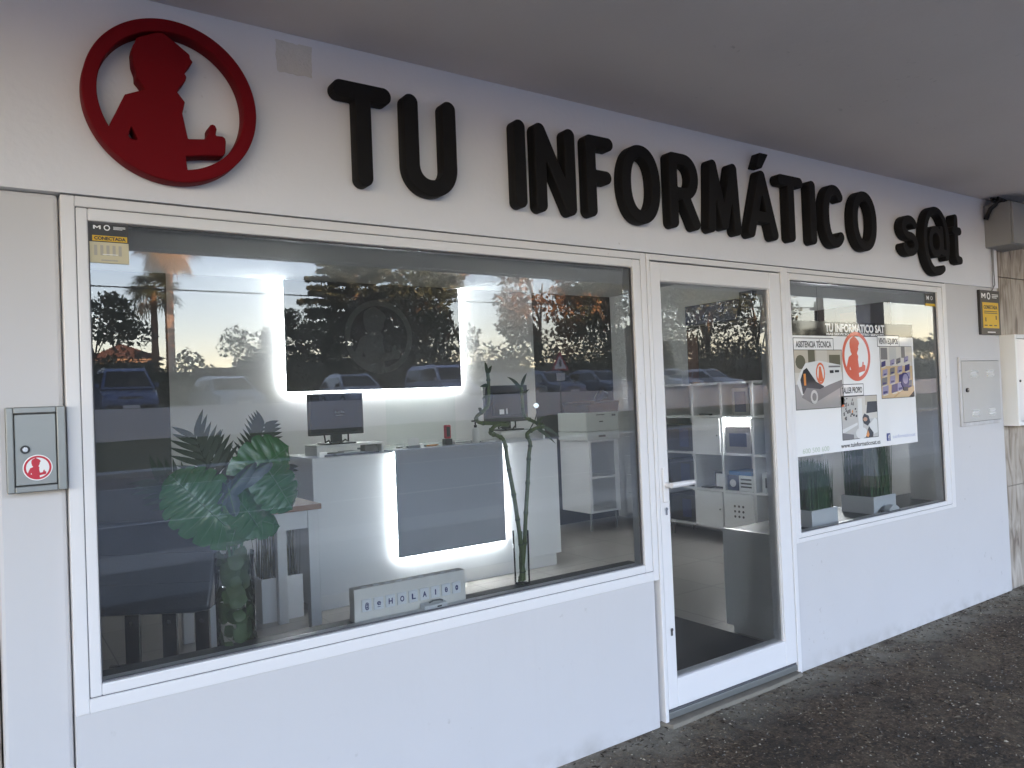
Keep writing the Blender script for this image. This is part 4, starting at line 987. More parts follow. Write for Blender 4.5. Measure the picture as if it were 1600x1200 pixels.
    for row in range(4):
        for c_ in range(4):
            a = .03+.24*c_+rr.uniform(-.03,.03); b = .06+.18*row+.03*c_; s_ = .20-.026*row
            sh.append((('lav','indigo','lav','mid')[(row*3+c_) % 4], [(a,b),(a+s_*.95,b+.03),(a+s_,b+.03+s_*.8),(a+.02,b+s_*.85)]))
            sh.append(('indigo', [(a+.03,b+.02),(a+s_*.8,b+.04),(a+s_*.8,b+s_*.4),(a+.03,b+s_*.35)]))
            sh.append(('pale', [(a+s_*.2,b-.02),(a+s_*.9,b),(a+s_*.85,b+.02),(a+s_*.15,b)]))
    sh += [('wood',[(.35,0),(1,0),(1,.22),(.60,.12)]),('indigo',ci(.72,.33,.13,.16)),('lav',ci(.73,.36,.09,.10)),('dark',R_(.66,.12,.80,.20)),('dark',[(.82,.0),(1,.0),(1,.12)])]
    pic('sale_picture', 4.405, 4.760, 1.405, 1.712, sh)
    sh = [('lightgrey',R_(0,.0,1,1)),('pale',R_(.45,.45,1,1)),('wall',R_(.66,.78,1,1)),('dark',[(.68,.58),(1,.60),(1,.86),(.72,.86)]),('van',[(0,.14),(.42,.32),(.42,.38),(0,.24)]),('mid',[(0,0),(.30,0),(.30,.10),(0,.16)]),('van',ci(.52,.12,.16,.14)),
          ('dark',[(.55,.46),(.62,.58),(.74,.52),(.78,.36),(.70,.28),(.60,.34)]),('skin',ci(.64,.44,.06,.05)),('van',[(.74,.30),(.92,.46),(.98,.40),(.98,.10),(.84,.06)]),('dark',[(.66,.10),(.74,.26),(.86,.10),(.84,.0),(.64,0)]),('orange',[(.64,.04),(.70,.18),(.74,.06),(.70,.0)]),('van',R_(.44,.2,.56,.95))]
    for k in range(26):
        a = rr.uniform(.04,.42); b = rr.uniform(.42,.95); sh.append((('dark','mid','mid','orange')[k % 4 if k % 7 == 3 else k % 3], [(a,b),(a+.025,b),(a+.025,b+rr.uniform(.03,.09)),(a,b+.03)]))
    pic('workshop_picture', 3.985, 4.345, 1.185, 1.425, sh)
    text('web_address', 'www.tuinformaticosat.es', M['plategrey'], po, 4.165, y-.0005, 1.140, .026, .40, .0006, .0004)
    fb = box('social_mark', M['blueprint'], po, 4.435, 4.475, y-.0008, y-.0001, 1.150, 1.195); text('social_letter', 'f', VW, fb, 4.458, y-.0011, 1.153, .034, .016, .0004, .0012)
    text('social_name', 'tuinformaticosat', mat('pale_blue_print', (.42,.45,.62), .5), po, 4.63, y-.0005, 1.162, .022, .26, .0006, 0)
    text('phone_number', '600 500 600', mat('pale_print', (.50,.56,.46), .5), po, 3.73, y-.0005, 1.135, .028, .24, .0006, 0)
poster()

# wall of white shelves along the right side (fronts face -X)
SX = 5.47
sh = root('shelf_unit', (5.68, 2.3, ZF), 'white cube shelving on legs along the right wall of the shop', 'shelf')
SY = [1.12, 1.445, 1.79, 2.125, 2.46, 2.85]; SZ = [.250, .585, .915, 1.25, 1.55]
def shelves():
    for i, y in enumerate(SY): box('upright', M['whitelac'], sh, SX, SX+.38, y-.012, y+.012, SZ[0], SZ[-1], bevel=.001)
    for z in SZ:
        for a, b in zip(SY, SY[1:]): box('shelf_board', M['whitelac'], sh, SX+.002, SX+.38, a+.0125, b-.0125, z-.010, z+.010)
    box('back_board', M['inwhite'], sh, SX+.381, SX+.395, SY[0], SY[-1], SZ[0], SZ[-1])
    for y in (1.2, 1.95, 2.10, 2.8):
        for x in (SX+.05, SX+.33): MB().cyl((x, y, ZF), (0,0,1), .014, SZ[0]-.010-ZF, 12).build('leg', M['greymetal'], sh, smooth=True)
    def door(k, r_, holes=False):
        d = box('cube_door', M['whitelac'], sh, SX-.014, SX-.0005, SY[k]+.014, SY[k+1]-.014, SZ[r_]+.012, SZ[r_+1]-.012, bevel=.002)
        cy = (SY[k]+SY[k+1])/2; cz = (SZ[r_]+SZ[r_+1])/2
        if holes:
            for a in (-1,0,1):
                for b in (-1,0,1): MB().cyl((SX-.0145, cy+a*.045, cz+b*.045), (-1,0,0), .011, .0012, 10).build('vent_hole', M['blackpl'], d)
        else: MB().cyl((SX-.0145, SY[k]+.04, cz), (-1,0,0), .007, .01, 10).build('knob', M['greymetal'], d)
        return d
    door(3, 0); door(2, 0, True); door(0, 1); door(3, 2); door(0, 2)
    box('led_light', M['led2'], sh, SX+.02, SX+.03, SY[2]+.02, SY[3]-.02, SZ[3]-.0165, SZ[3]-.0105)
shelves()
def shelf_box(name, m, x0, x1, y0, y1, z0, h, lab, cat='box', lidm=None):
    r = root(name, ((x0+x1)/2, (y0+y1)/2, z0), lab, cat); box('body', m, r, x0, x1, y0, y1, z0, z0+h, bevel=.002)
    if lidm: box('label', lidm, r, x0-.0012, x0-.0002, y0+.03*(y1-y0)/.2, y1-.03*(y1-y0)/.2, z0+h*.25, z0+h*.75)
    return r
shelf_box('teal_box', M['teal'], SX+.03, SX+.30, 1.15, 1.40, SZ[0]+.011, .20, 'large teal box in the lowest right shelf cube')
shelf_box('teal_box', M['teal'], SX+.04, SX+.26, 1.56, 1.68, SZ[2]+.011, .14, 'small teal box standing high in the right shelf cubes')
shelf_box('blue_box', M['blue'], SX+.02, SX+.25, 1.84, 2.08, SZ[1]+.1475, .035, 'flat bright blue box lying on two small boxes')
b = shelf_box('dark_box', M['navy'], SX+.02, SX+.2, 1.985, 2.10, SZ[1]+.011, .135, 'navy box with white round picture in the shelf')
MB().cyl((SX+.0195, 2.04, SZ[1]+.075), (-1,0,0), .034, .001, 20).build('round_print', M['whiteprint'], b)
b = shelf_box('white_box', M['whitelac'], SX+.02, SX+.2, 1.82, 1.975, SZ[1]+.011, .135, 'white box with black stripes beside the navy box')
for zz in (.030, .060, .095): box('stripe', M['plategrey'], b, SX+.0185, SX+.0196, 1.84, 1.955, SZ[1]+.011+zz, SZ[1]+.011+zz+.014)
shelf_box('grey_box', M['greybox'], SX+.02, SX+.3, 1.81, 2.26, SZ[2]+.011, .20, 'wide grey flat box across the middle shelf', 'box', None) if False else None
shelf_box('laptop_box', M['greybox'], SX+.02, SX+.3, 1.83, 2.10, SZ[2]+.011, .235, 'wide grey carton in the middle shelf cube', 'box', M['lav'] if 'lav' in M else M['navy'])
shelf_box('laptop', M['greymetal'], SX+.01, SX+.2, 2.15, 2.43, SZ[2]+.011, .022, 'closed grey laptop lying on the middle shelf', 'laptop')
fr_ = root('picture_frame', (SX+.1, 2.2, SZ[1]), 'small black picture frame standing in the lower shelf', 'picture frame')
box('frame', M['blackpl'], fr_, SX+.05, SX+.065, 2.16, 2.27, SZ[1]+.011, SZ[1]+.165, bevel=.002); box('print', M['whiteprint'], fr_, SX+.0485, SX+.0495, 2.178, 2.252, SZ[1]+.03, SZ[1]+.147)
shelf_box('phone', M['blackpl'], SX+.01, SX+.09, 2.29, 2.40, SZ[1]+.011, .012, 'black phone lying beside the small picture frame', 'phone')
b = shelf_box('desktop_tower', M['greybox'], SX+.03, SX+.3, 1.84, 2.02, SZ[3]+.011, .24, 'grey boxed device with dark picture on the top shelf')
box('dark_print', M['navy'], b, SX+.0285, SX+.0295, 1.87, 1.99, SZ[3]+.04, SZ[3]+.22)
for k, (a, c_) in enumerate(((.27,.10),(.61,.10),(.93,.09))):
    r = root('dark_case', (SX+.2, 2.65, SZ[k]), ('black computer case in the lowest far shelf cube','black computer case in the middle far shelf cube','blue and black folder in the upper far shelf cube')[k], 'computer case')
    box('body', M['blackpl'], r, SX+.03, SX+.32, 2.49, 2.82, SZ[k]+.011, SZ[k]+.26, bevel=.004); box('front_strip', M['navy'], r, SX+.0285, SX+.0298, 2.55, 2.66, SZ[k]+.05, SZ[k]+.22)
# toy-like remote on the top shelf
shelf_box('remote', M['blackpl'], SX+.02, SX+.07, 2.28, 2.40, SZ[3]+.011, .016, 'small black remote control on the top shelf', 'remote')
shelf_box('binder', M['blue'], SX+.02, SX+.28, 1.17, 1.22, SZ[2]+.011, .29, 'blue binder standing in the upper near shelf cube', 'binder')
shelf_box('binder', M['greybox'], SX+.02, SX+.28, 1.225, 1.275, SZ[2]+.011, .29, 'grey binder standing right beside the blue binder', 'binder')
shelf_box('spindle_case', M['blackpl'], SX+.03, SX+.18, 1.52, 1.66, SZ[3]+.011, .15, 'black round edged case on the top shelf near the door', 'case')
shelf_box('white_carton', M['printer'], SX+.03, SX+.28, 1.50, 1.74, SZ[1]+.011, .17, 'plain white carton in the second row near the door', 'box', M['plategrey'])
# drawer tower, printer, printer cabinet
dt = root('drawer_tower', (5.67, 3.2, ZF), 'tall white drawer tower between the shelves and the printer', 'drawers')
box('carcass', M['whitelac'], dt, 5.47, 5.86, 2.93, 3.40, .26, 1.655, bevel=.002)
for k in range(7):
    z0 = .28+.195*k; d = box('drawer_front', M['whitelac'], dt, 5.452, 5.4695, 2.945, 3.385, z0, z0+.188, bevel=.002)
    MB().cyl((5.452, 3.165, z0+.10), (-1,0,0), .006, .008, 8).build('knob', M['greymetal'], d)
for y in (3.0, 3.33): MB().cyl((5.52, y, ZF), (0,0,1), .014, .139, 10).build('leg', M['greymetal'], dt)
pc = root('printer_stand', (5.2, 3.6, ZF), 'open white cabinet on legs under the printer', 'cabinet')
X0, X1, Y0, Y1 = 5.02, 5.42, 3.44, 3.90
box('side_panel', M['whitelac'], pc, X0, X0+.03, Y0, Y1, .30, 1.03); box('side_panel', M['whitelac'], pc, X1-.06, X1, Y0, Y1, .30, 1.03)
for z in (.30, .645, 1.012): box('shelf_board', M['whitelac'], pc, X0+.0305, X1-.0605, Y0+.002, Y1, z, z+.02)
box('back_board', M['inwhite'], pc, X0+.031, X1-.061, Y1-.012, Y1-.001, .321, 1.011)
for x in (X0+.03, X1-.03): MB().cyl((x, Y0+.04, ZF), (0,0,1), .013, .179, 10).build('leg', M['greymetal'], pc)
pr = root('printer', (5.2, 3.6, 1.034), 'white office printer with black top tray beside the drawers', 'printer')
box('body', M['printer'], pr, 4.97, 5.40, 3.40, 3.86, 1.125, 1.315, bevel=.008)
t = box('paper_tray', M['printer'], pr, 4.97, 5.40, 3.395, 3.86, 1.0335, 1.122, bevel=.006)
box('tray_grip', M['blackpl'], t, 5.12, 5.21, 3.391, 3.3945, 1.065, 1.085)
for (a, b, c, d) in ((5.10,5.21,1.285,1.292),(5.14,5.19,1.215,1.226),(5.31,5.36,1.27,1.29)): box('button_panel', M['blackpl'], pr, a, b, 3.396, 3.3995, c, d)
o = MB(); o.add([(5.02,3.40,1.3155),(5.40,3.40,1.3155),(5.40,3.80,1.3155),(5.02,3.80,1.3155),(4.99,3.385,1.385),(5.06,3.385,1.41),(5.42,3.395,1.425),(5.42,3.80,1.43),(4.99,3.80,1.42)],
   [(3,2,1,0),(0,1,6,5,4),(1,2,7,6),(2,3,8,7),(3,0,4,8),(4,5,6,7,8)]); o.build('top_tray', M['blackpl'], pr, bevel=.004)
MB().tube([(5.28,3.6,1.43),(5.36,3.6,1.50),(5.43,3.6,1.485)], [.03,.05,.03], 10).build('output_lid', M['blackpl'], pr, smooth=True)
bd = root('brown_board', (5.6, 3.1, 1.66), 'narrow brown wooden board leaning on top of the drawer tower', 'board')
o = MB(); o.add([(5.56,3.14,1.657),(5.60,3.14,1.657),(5.60,3.34,1.657),(5.56,3.34,1.657),(5.80,3.17,2.02),(5.84,3.17,2.02),(5.84,3.31,2.02),(5.80,3.31,2.02)],[(3,2,1,0),(4,5,6,7),(0,1,5,4),(1,2,6,5),(2,3,7,6),(3,0,4,7)]); o.build('plank', M['brown'], bd, bevel=.003)
# wall display on the right wall, above the shelves
wd = root('wall_display', (5.85, 2.1, 1.6), 'dark display wall with posters above the white shelves', 'display')
box('dark_board', mat('dark_brown_board', (.022,.014,.010), .5, .15, 5), wd, 5.855, 5.889, .75, 2.84, 1.56, 2.13)
box('orange_edge', M['brown'], wd, 5.850, 5.8545, 2.70, 2.83, 1.60, 2.10)
box('blue_poster', mat('petrol_print', (.02,.075,.11), .45), wd, 5.848, 5.8545, 1.42, 1.64, 1.60, 1.97)
box('poster_print', mat('petrol_print_pale', (.06,.15,.20), .45), wd, 5.8455, 5.8475, 1.46, 1.56, 1.72, 1.86)
box('black_frame', M['blackpl'], wd, 5.846, 5.8545, 1.20, 1.40, 1.57, 2.12); box('small_picture', M['brown'], wd, 5.846, 5.8545, 1.02, 1.16, 1.80, 2.08)
tv = root('wall_screen', (5.8, 2.45, 2.1), 'dark blue screen hung high on the right wall', 'screen')
box('casing', M['navy'], tv, 5.80, 5.888, 2.16, 2.80, 2.135, 2.33, bevel=.005); box('bracket', M['blackpl'], tv, 5.83, 5.888, 2.0, 2.155, 2.14, 2.39, bevel=.004)
fl = root('orange_pennant', (5.45, 1.2, 1.75), 'small orange paper pennant hanging over the shelves', 'pennant')
o = MB().prism([(0,.12),(-.01,.06),(.035,-.03),(.06,.02),(.055,.10)], -.002, .002); o.v = [(5.40+y_, 1.10-x, 1.58+z) for x, y_, z in o.v]; o.build('paper', mat('orange_paper', (.8,.30,.06), .6), fl)
MB().tube([(5.40,1.08,1.70),(5.42,1.08,2.1),(5.42,1.08,ZC)], .0015, 5).build('thread', M['wire'], fl)
cb = root('lit_cabinet_edge', (5.44, 1.02, 1.25), 'slim upright white light bar at the near end of the shelves', 'light bar')
box('tube', M['led2'], cb, 5.442, 5.452, 1.045, 1.057, 1.19, 1.52); box('channel', M['greymetal'], cb, 5.453, 5.462, 1.040, 1.062, 1.17, 1.549)
cyb = struct(box('floor_mat', M['dark'], None, 2.60, 3.44, .15, .93, ZF+.004, ZF+.014), 'thing'); tag(cyb, 'black rubber entrance mat on the shop floor inside the door', 'mat'); recentre(cyb)
pst = root('display_stand', (5.0, .8, ZF), 'black upright display stand behind the right grass planter', 'stand')
box('post', M['blackpl'], pst, 5.14, 5.18, .60, .63, ZF+.02, 1.35); box('foot', M['blackpl'], pst, 5.02, 5.30, .52, .72, ZF, ZF+.019)

# ================================================================ across the road (seen mirrored in the glass)
LOT = 1.25
def paint(name, c): return mat('car_paint_'+name, c, .22, .02, 3, metal=.25)
def car(loc, rotz, style, pm, lab):
    """nose towards +Y at the local origin; X across"""
    x0, y0, z0 = loc; r = root('parked_car', (0, 0, 0), lab, 'car', 'cars parked behind the low wall')
    L, Wd, Hh, hood, belt = dict(van=(4.1,.90,1.83,1.08,1.12), hatch=(4.0,.89,1.50,.92,.95), sedan=(4.5,.90,1.44,.88,.93))[style]
    # lower body: sections along the length
    st = {'van':  [(0,.80,.35,.72),(.10,.97,.26,.90),(.55,1,.24,hood-.05),(1.05,1,.24,hood+.02),(2.6,1,.24,belt),(3.95,1,.26,belt),(L,.93,.36,belt-.05)],
          'hatch':[(0,.74,.34,.62),(.12,.95,.25,.76),(.6,1,.22,hood-.06),(1.15,1,.22,hood+.02),(2.6,1,.22,belt),(3.85,1,.25,belt),(L,.92,.36,belt-.06)],
          'sedan':[(0,.72,.34,.60),(.12,.95,.25,.73),(.65,1,.22,hood-.06),(1.25,1,.22,hood+.02),(2.7,1,.22,belt),(4.2,1,.25,belt-.02),(L,.90,.36,belt-.10)]}[style]
    o = MB(); vs = []; k = 10
    for (yy, wf, zl, zt) in st:
        W_ = Wd*wf; zm = zl+(zt-zl)*.55
        half = [(-W_*.82,zl),(-W_*.97,zl+.10),(-W_,zm),(-W_*.965,zt-.06),(-W_*.86,zt)]
        sec = half+[(-x, z) for x, z in half[::-1]]
        for i, (x, z) in enumerate(sec): vs.append((x, -yy, z))
    n = len(st); fs = [(i*k+j, i*k+(j+1) % k, (i+1)*k+(j+1) % k, (i+1)*k+j) for i in range(n-1) for j in range(k)]+[tuple(range(k-1,-1,-1)), tuple((n-1)*k+j for j in range(k))]
    o.add(vs, fs); o.build('body', pm, r, smooth=True)
    # cabin
    gh = {'van': [(.62,belt-.04),(1.28,Hh-.10),(1.55,Hh),(3.6,Hh),(3.95,Hh-.10),(4.06,belt-.03)], 'hatch': [(1.0,belt-.05),(1.75,Hh-.08),(2.1,Hh),(3.0,Hh-.02),(3.55,Hh-.14),(3.92,belt-.03)], 'sedan': [(1.12,belt-.05),(1.85,Hh-.07),(2.15,Hh),(2.9,Hh-.02),(3.35,Hh-.13),(3.95,belt-.03)]}[style]
    def wid(z): return Wd*(.95-.22*(z-belt+.05)/(Hh-belt))
    vs = []
    for (yy, z) in gh: vs += [(-wid(z), -yy, z), (wid(z), -yy, z)]
    bz = belt-.06; m_ = len(gh)
    base = [(-Wd*.96, -gh[0][0], bz), (Wd*.96, -gh[0][0], bz), (-Wd*.96, -gh[-1][0], bz), (Wd*.96, -gh[-1][0], bz)]
    o = MB(); fs = [(2*i, 2*i+1, 2*i+3, 2*i+2) for i in range(m_-1)]
    fs += [tuple(2*i for i in range(m_))[::-1], tuple(2*i+1 for i in range(m_))]
    o.add(vs, fs); cab = o.build('cabin', pm, r, bevel=.05, seg=3)
    def L2(a, b, t): return (a[0]+(b[0]-a[0])*t, a[1]+(b[1]-a[1])*t)
    def front_quad(nm, A, Bq, ins, off):
        (ya, za), (yb, zb) = A, Bq
        ya, za, yb, zb = ya+(yb-ya)*.10, za+(zb-za)*.10, ya+(yb-ya)*.95, za+(zb-za)*.95
        wa, wb = wid(za)-ins, wid(zb)-ins
        d = Vector((0, zb-za, (yb-ya))).normalized()
        nrm = Vector((0, (zb-za), (yb-ya))); nrm = Vector((0, nrm.y, nrm.z)).normalized()*off
        a = MB().quad((-wa,-ya+nrm.y,za+nrm.z),(wa,-ya+nrm.y,za+nrm.z),(wb,-yb+nrm.y,zb+nrm.z),(-wb,-yb+nrm.y,zb+nrm.z)); return a.build(nm, M['carglass'], r)
    front_quad('windscreen', gh[0], gh[1], .09, .012)
    e = gh[-1]; f_ = gh[-2]
    front_quad('rear_window', e, f_, .10, -.012) if False else None
    # side windows, two a side
    lo_, hi_ = belt+.01, Hh-.13
    fa = gh[0]; fb = gh[1]
    def yfront(z): return fa[0]+(fb[0]-fa[0])*(z-fa[1])/(fb[1]-fa[1])+.12
    ra, rb = gh[-1], gh[-2]
    def yback(z): return ra[0]+(rb[0]-ra[0])*(z-ra[1])/(rb[1]-ra[1])-.12
    mid = (yfront(hi_)+yback(hi_))/2+.02
    for sgn in (-1, 1):
        for (a0, a1, b0, b1) in ((yfront(lo_)+.05, yfront(hi_), mid-.03, mid-.03), (mid+.03, mid+.03, yback(lo_), yback(hi_))):
            p = [(sgn*(wid(lo_)+.012), -a0, lo_), (sgn*(wid(lo_)+.012), -b0, lo_), (sgn*(wid(hi_)+.012), -b1, hi_), (sgn*(wid(hi_)+.012), -a1, hi_)]
            MB().poly(p if sgn > 0 else p[::-1]).build('side_window', M['carglass'], r)
        mx = sgn*(Wd+.06)
        MB().box(min(mx-.09*sgn, mx+.05*sgn), max(mx-.09*sgn, mx+.05*sgn), -yfront(belt)-.14, -yfront(belt)-.02, belt+.0, belt+.15).build('wing_mirror', M['cargrey'] if style != 'van' else pm, r, bevel=.02)
        hz = st[1][3]-.10
        hl = MB(); xa = sgn*Wd*.52; xb = sgn*Wd*.93
        hl.add([(xa,-.045,hz-.06),(xb,-.20,hz-.03),(xb,-.26,hz+.10),(xa,-.075,hz+.06),(xa,-.25,hz-.06),(xb,-.35,hz-.03),(xb,-.40,hz+.10),(xa,-.25,hz+.06)], [(0,1,2,3),(4,7,6,5),(0,4,5,1),(3,2,6,7),(0,3,7,4),(1,5,6,2)])
        hl.build('headlight', M['lamp'], r, bevel=.015)
        for wy in (.78, L-.82):
            wv = MB().cyl((sgn*(Wd-.20), -wy, .31), (sgn,0,0), .31, .21, 20).build('wheel', M['tyre'], r, smooth=True)
            MB().cyl((sgn*(Wd-.004), -wy, .31), (sgn,0,0), .20, .018, 14).build('rim', M['rim'], wv)
    gz = st[1][3]-.13
    MB().box(-Wd*.42, Wd*.42, -.12, .012, gz-.055, gz+.03).build('grille', M['cargrey'], r, bevel=.01)
    MB().box(-Wd*.42, Wd*.42, .0125, .024, gz-.016, gz-.006).build('grille_bar', M['chrome'], r)
    MB().box(-Wd*.86, Wd*.86, -.20, .03, .36, .52).build('bumper', pm if style != 'van' else M['cargrey'], r, bevel=.04)
    MB().box(-.26, .26, .031, .038, .40, .51).build('number_plate', M['whiteprint'], r)
    r.location = loc; r.rotation_euler = (0, 0, rotz)
    return r
car((4.25,-26.2,LOT), .02, 'van', paint('blue', (.10,.15,.30)), 'blue compact van with dark windscreen, leftmost car in the mirrored car park')
car((7.95,-26.0,LOT), -.06, 'hatch', paint('silver', (.42,.48,.54)), 'silver blue hatchback between the blue van and the white hatchback')
car((12.9,-26.0,LOT), .05, 'hatch', paint('pale', (.48,.52,.60)), 'pale hatchback mirrored in the backlit slate panel')
car((17.5,-26.4,LOT), .0, 'van', paint('lilac', (.36,.39,.52)), 'lilac grey van at the right edge of the slate panel')
car((20.7,-25.6,LOT), .0, 'sedan', paint('petrol', (.02,.06,.09)), 'dark petrol saloon mirrored behind the bamboo')
car((23.9,-26.6,LOT), .0, 'hatch', paint('steel', (.16,.19,.28)), 'dark steel blue hatchback right of the petrol saloon')
car((26.9,-26.2,LOT), .0, 'hatch', paint('grey', (.22,.24,.30)), 'grey hatchback mirrored beside the printer')
car((31.8,-26.0,LOT), .0, 'hatch', paint('white', (.62,.63,.65)), 'white hatchback mirrored at the left side of the glass door')
car((35.6,-26.2,LOT), -.1, 'sedan', paint('white', (.62,.63,.65)), 'white saloon with long bonnet mirrored in the glass door')

def leaves(o, c, rx, ry, rz, n, size, rnd, shell=.55, mats=1, flat=.0):
    cx, cy, cz = c
    for _ in range(n):
        while True:
            a, b, d = rnd.uniform(-1,1), rnd.uniform(-1,1), rnd.uniform(-1,1); q = a*a+b*b+d*d
            if q <= 1 and q > shell*shell*rnd.random(): break
        p = Vector((cx+a*rx, cy+b*ry, cz+d*rz)); s = size*rnd.uniform(.6,1.4)
        u = Vector((rnd.uniform(-1,1), rnd.uniform(-1,1), rnd.uniform(-1,1)*(1-flat))).normalized(); v = u.cross(Vector((rnd.uniform(-1,1), rnd.uniform(-1,1), rnd.uniform(-1,1)))).normalized()
        o.cur = rnd.randrange(mats) if mats > 1 else 0
        o.add([p-u*s, p-v*s*.5, p+u*s, p+v*s*.5], [(0,1,2,3)])
def tree(x, y, z, H, R, n, leafm, lab, seed, size=.20, low=.25, clumps=26, group='trees beyond the car park', name='broadleaf_tree', orange=0):
    rnd = random.Random(seed); t = root(name, (x, y, z), lab, 'tree', group)
    pts = [(x+rnd.uniform(-.1,.1)*i, y+rnd.uniform(-.1,.1)*i, z+H*.75*i/6-.1) for i in range(7)]
    tr_ = MB().tube(pts, [H*.018*(1-.13*i) for i in range(7)], 9).build('trunk', M['bark'], t, smooth=True)
    o = MB(); lb_ = MB()
    for k in range(clumps):
        a = rnd.uniform(0, 6.283); e = rnd.uniform(low, 1.0); prof = math.sqrt(max(.05, 1-((e-.5-low*.3)/.62)**2))
        rr = R*prof*math.sqrt(rnd.uniform(.15, 1)); cx, cy, cz = x+rr*math.cos(a), y+rr*math.sin(a), z+H*(e*.88+.05)
        cr = R*rnd.uniform(.26, .42)
        leaves(o, (cx, cy, cz), cr*1.15, cr*1.15, cr*.8, int(1.75*n)//clumps, size, rnd, mats=2 if (orange and rnd.random() < orange) else 1)  # some clumps mix in leaves that carry orange sunlight in their colour
        i = min(6, max(1, int(e*6))); 
        if k % 3 == 0: lb_.tube([pts[min(i,6)-1], (x+rr*.5*math.cos(a), y+rr*.5*math.sin(a), cz-.3), (cx, cy, cz)], [H*.007, H*.004, H*.0015], 6)
    o.build('crown', [leafm, M['leafo']], t); lb_.build('limb', M['bark'], tr_, smooth=True)
    return t
def conifer(x, y, z, H, R, lab, seed):
    rnd = random.Random(seed); t = root('conifer_tree', (x, y, z), lab, 'tree', 'trees beyond the car park')
    MB().tube([(x, y, z-.1), (x+.05, y, z+H*.5), (x, y, z+H)], [.35, .22, .05], 10).build('trunk', M['bark'], t, smooth=True)
    o = MB(); lb_ = MB()
    for lev in range(15):
        zz = z+H*(.20+.78*lev/14); rr = R*(1-.82*lev/14)*rnd.uniform(.85,1.1); nb = 6
        for b in range(nb):
            a = 6.283*b/nb+lev*.5+rnd.uniform(-.15,.15); d = Vector((math.cos(a), math.sin(a), 0)); pts = []
            for i in range(7):
                q = i/6; pts.append(Vector((x, y, zz))+d*rr*q+Vector((0, 0, .10*rr*math.sin(q*2.6)-.03*rr*q+.10*rr*q*q)))
            lb_.tube(pts, [.07*(1-.12*i) for i in range(7)], 5)
            for i in range(2, 7):
                sp = rr*.20*(1.15-.12*i); leaves(o, pts[i], sp*1.1, sp*1.1, sp*.30+.10, 100, .13, rnd, shell=.2)
    o.build('crown', M['leafc'], t); lb_.build('limb', M['bark'], t, smooth=True)
def palm(x, y, z, H, R, n, lab, seed, tr=.3, dead=.25, lean=0):
    rnd = random.Random(seed); t = root('palm_tree', (x, y, z), lab, 'tree', 'palm trees beyond the car park')
    pts = [(x+lean*(i/10)**2, y, z-.1+H*i/10) for i in range(11)]
    MB().tube(pts, [tr*(1.25 if i == 0 else 1-.02*i)+(.02 if i % 2 else 0) for i in range(11)], 12).build('trunk', M['palmbark'], t, smooth=True)
    top = Vector(pts[-1]); g, dd = MB(), MB()
    for k in range(n):
        a = rnd.uniform(0, 6.283); el = rnd.uniform(-.9, 1.25); o = dd if el < -.9+2.15*dead else g
        d = Vector((math.cos(a)*math.cos(el), math.sin(a)*math.cos(el), math.sin(el))); L_ = R*rnd.uniform(.45,.62)
        st_ = [top+d*L_*q+Vector((0,0,-.18*R*q*q)) for q in (0,.5,1)]; o.tube(st_, [.03,.022,.014], 4)
        hub = st_[-1]; dn = (st_[-1]-st_[-2]).normalized(); s = dn.cross(Vector((0,0,1)));  s = s.normalized() if s.length > .05 else Vector((1,0,0)); u = s.cross(dn)
        for j in range(15):
            b = -1.9+3.8*j/14; l = R*.52*(1-.20*abs(b)/1.9)*rnd.uniform(.85,1.1)
            f = dn*math.cos(b)+s*math.sin(b); wv = f.cross(u).normalized()*.045*R/2; mid_ = hub+f*l*.6+u*.02-Vector((0,0,.10*l)); tip = hub+f*l-Vector((0,0,.38*l))
            o.add([hub, mid_-wv, tip, mid_+wv], [(0,1,2,3)])
    g.build('crown', M['frond'], t)
    if dead: dd.build('dry_fronds', M['deadfrond'], t)
palm(12.06, -60, LOT, 13.2, 2.6, 46, 'tall palm with sunlit orange trunk standing behind a shorter palm', 3, .34, .45)
palm(8.35, -45, LOT, 7.4, 1.75, 44, 'shorter dark palm tree standing left of the tall orange trunk', 5, .20, .15)
palm(49.6, -30, LOT, 10.8, 2.4, 40, 'tall bare palm trunk mirrored at the left of the small window', 8, .27, .4)
conifer(20.2, -44, LOT, 13.5, 4.6, 'dark conifer with layered branches mirrored in the slate panel', 2)
tree(4.4, -38, LOT, 5.9, 2.5, 2600, M['leafd'], 'bushy dark tree mirrored in the left corner of the large window', 11, .13, .1)
tree(12.9, -41, LOT, 4.9, 2.0, 1500, M['leafd'], 'low bushy tree with thin crown right of the palms', 12, .12, .1)
tree(15.6, -41, LOT, 6.0, 2.0, 1500, M['leafd'], 'thin topped dark tree left of the layered conifer', 13, .12, .15)
tree(25.0, -46, LOT, 13.5, 4.4, 5200, M['leafd'], 'broad dark tree close behind the layered conifer', 21, .20, .15, 40, orange=.25)
tree(37.2, -47, LOT, 12.4, 3.6, 2600, M['leafo'], 'tree with sunlight painted into its orange leaves, mirrored right of the slate panel', 22, .19, .18, 38, orange=.5)
tree(43.5, -45, LOT, 14.5, 4.2, 5600, M['leafd'], 'tall dark dense tree mirrored above the printer', 23, .20, .12, 44, orange=.2)
tree(48.5, -46, LOT, 14.0, 4.8, 3900, M['leafd'], 'loose dark tree mirrored at the left part of the glass door', 24, .20, .12, 42)
tree(57.0, -47, LOT, 14.5, 5.0, 4400, M['leafd'], 'wide dark tree mirrored in the middle of the glass door', 25, .20, .12, 44)
tree(63.5, -46, LOT, 12.0, 3.4, 3000, M['leafd'], 'dark tree at the right side of the mirrored tree row', 26, .20, .12, 40)
tree(82, -50, LOT, 7.0, 4.0, 2200, M['leafd'], 'round dark tree mirrored over the poster header', 27, .25, .1)
tree(95, -46, LOT, 5.2, 4.0, 1800, M['leafd'], 'low dark tree mirrored right of the arcade pillar', 28, .25, .05)
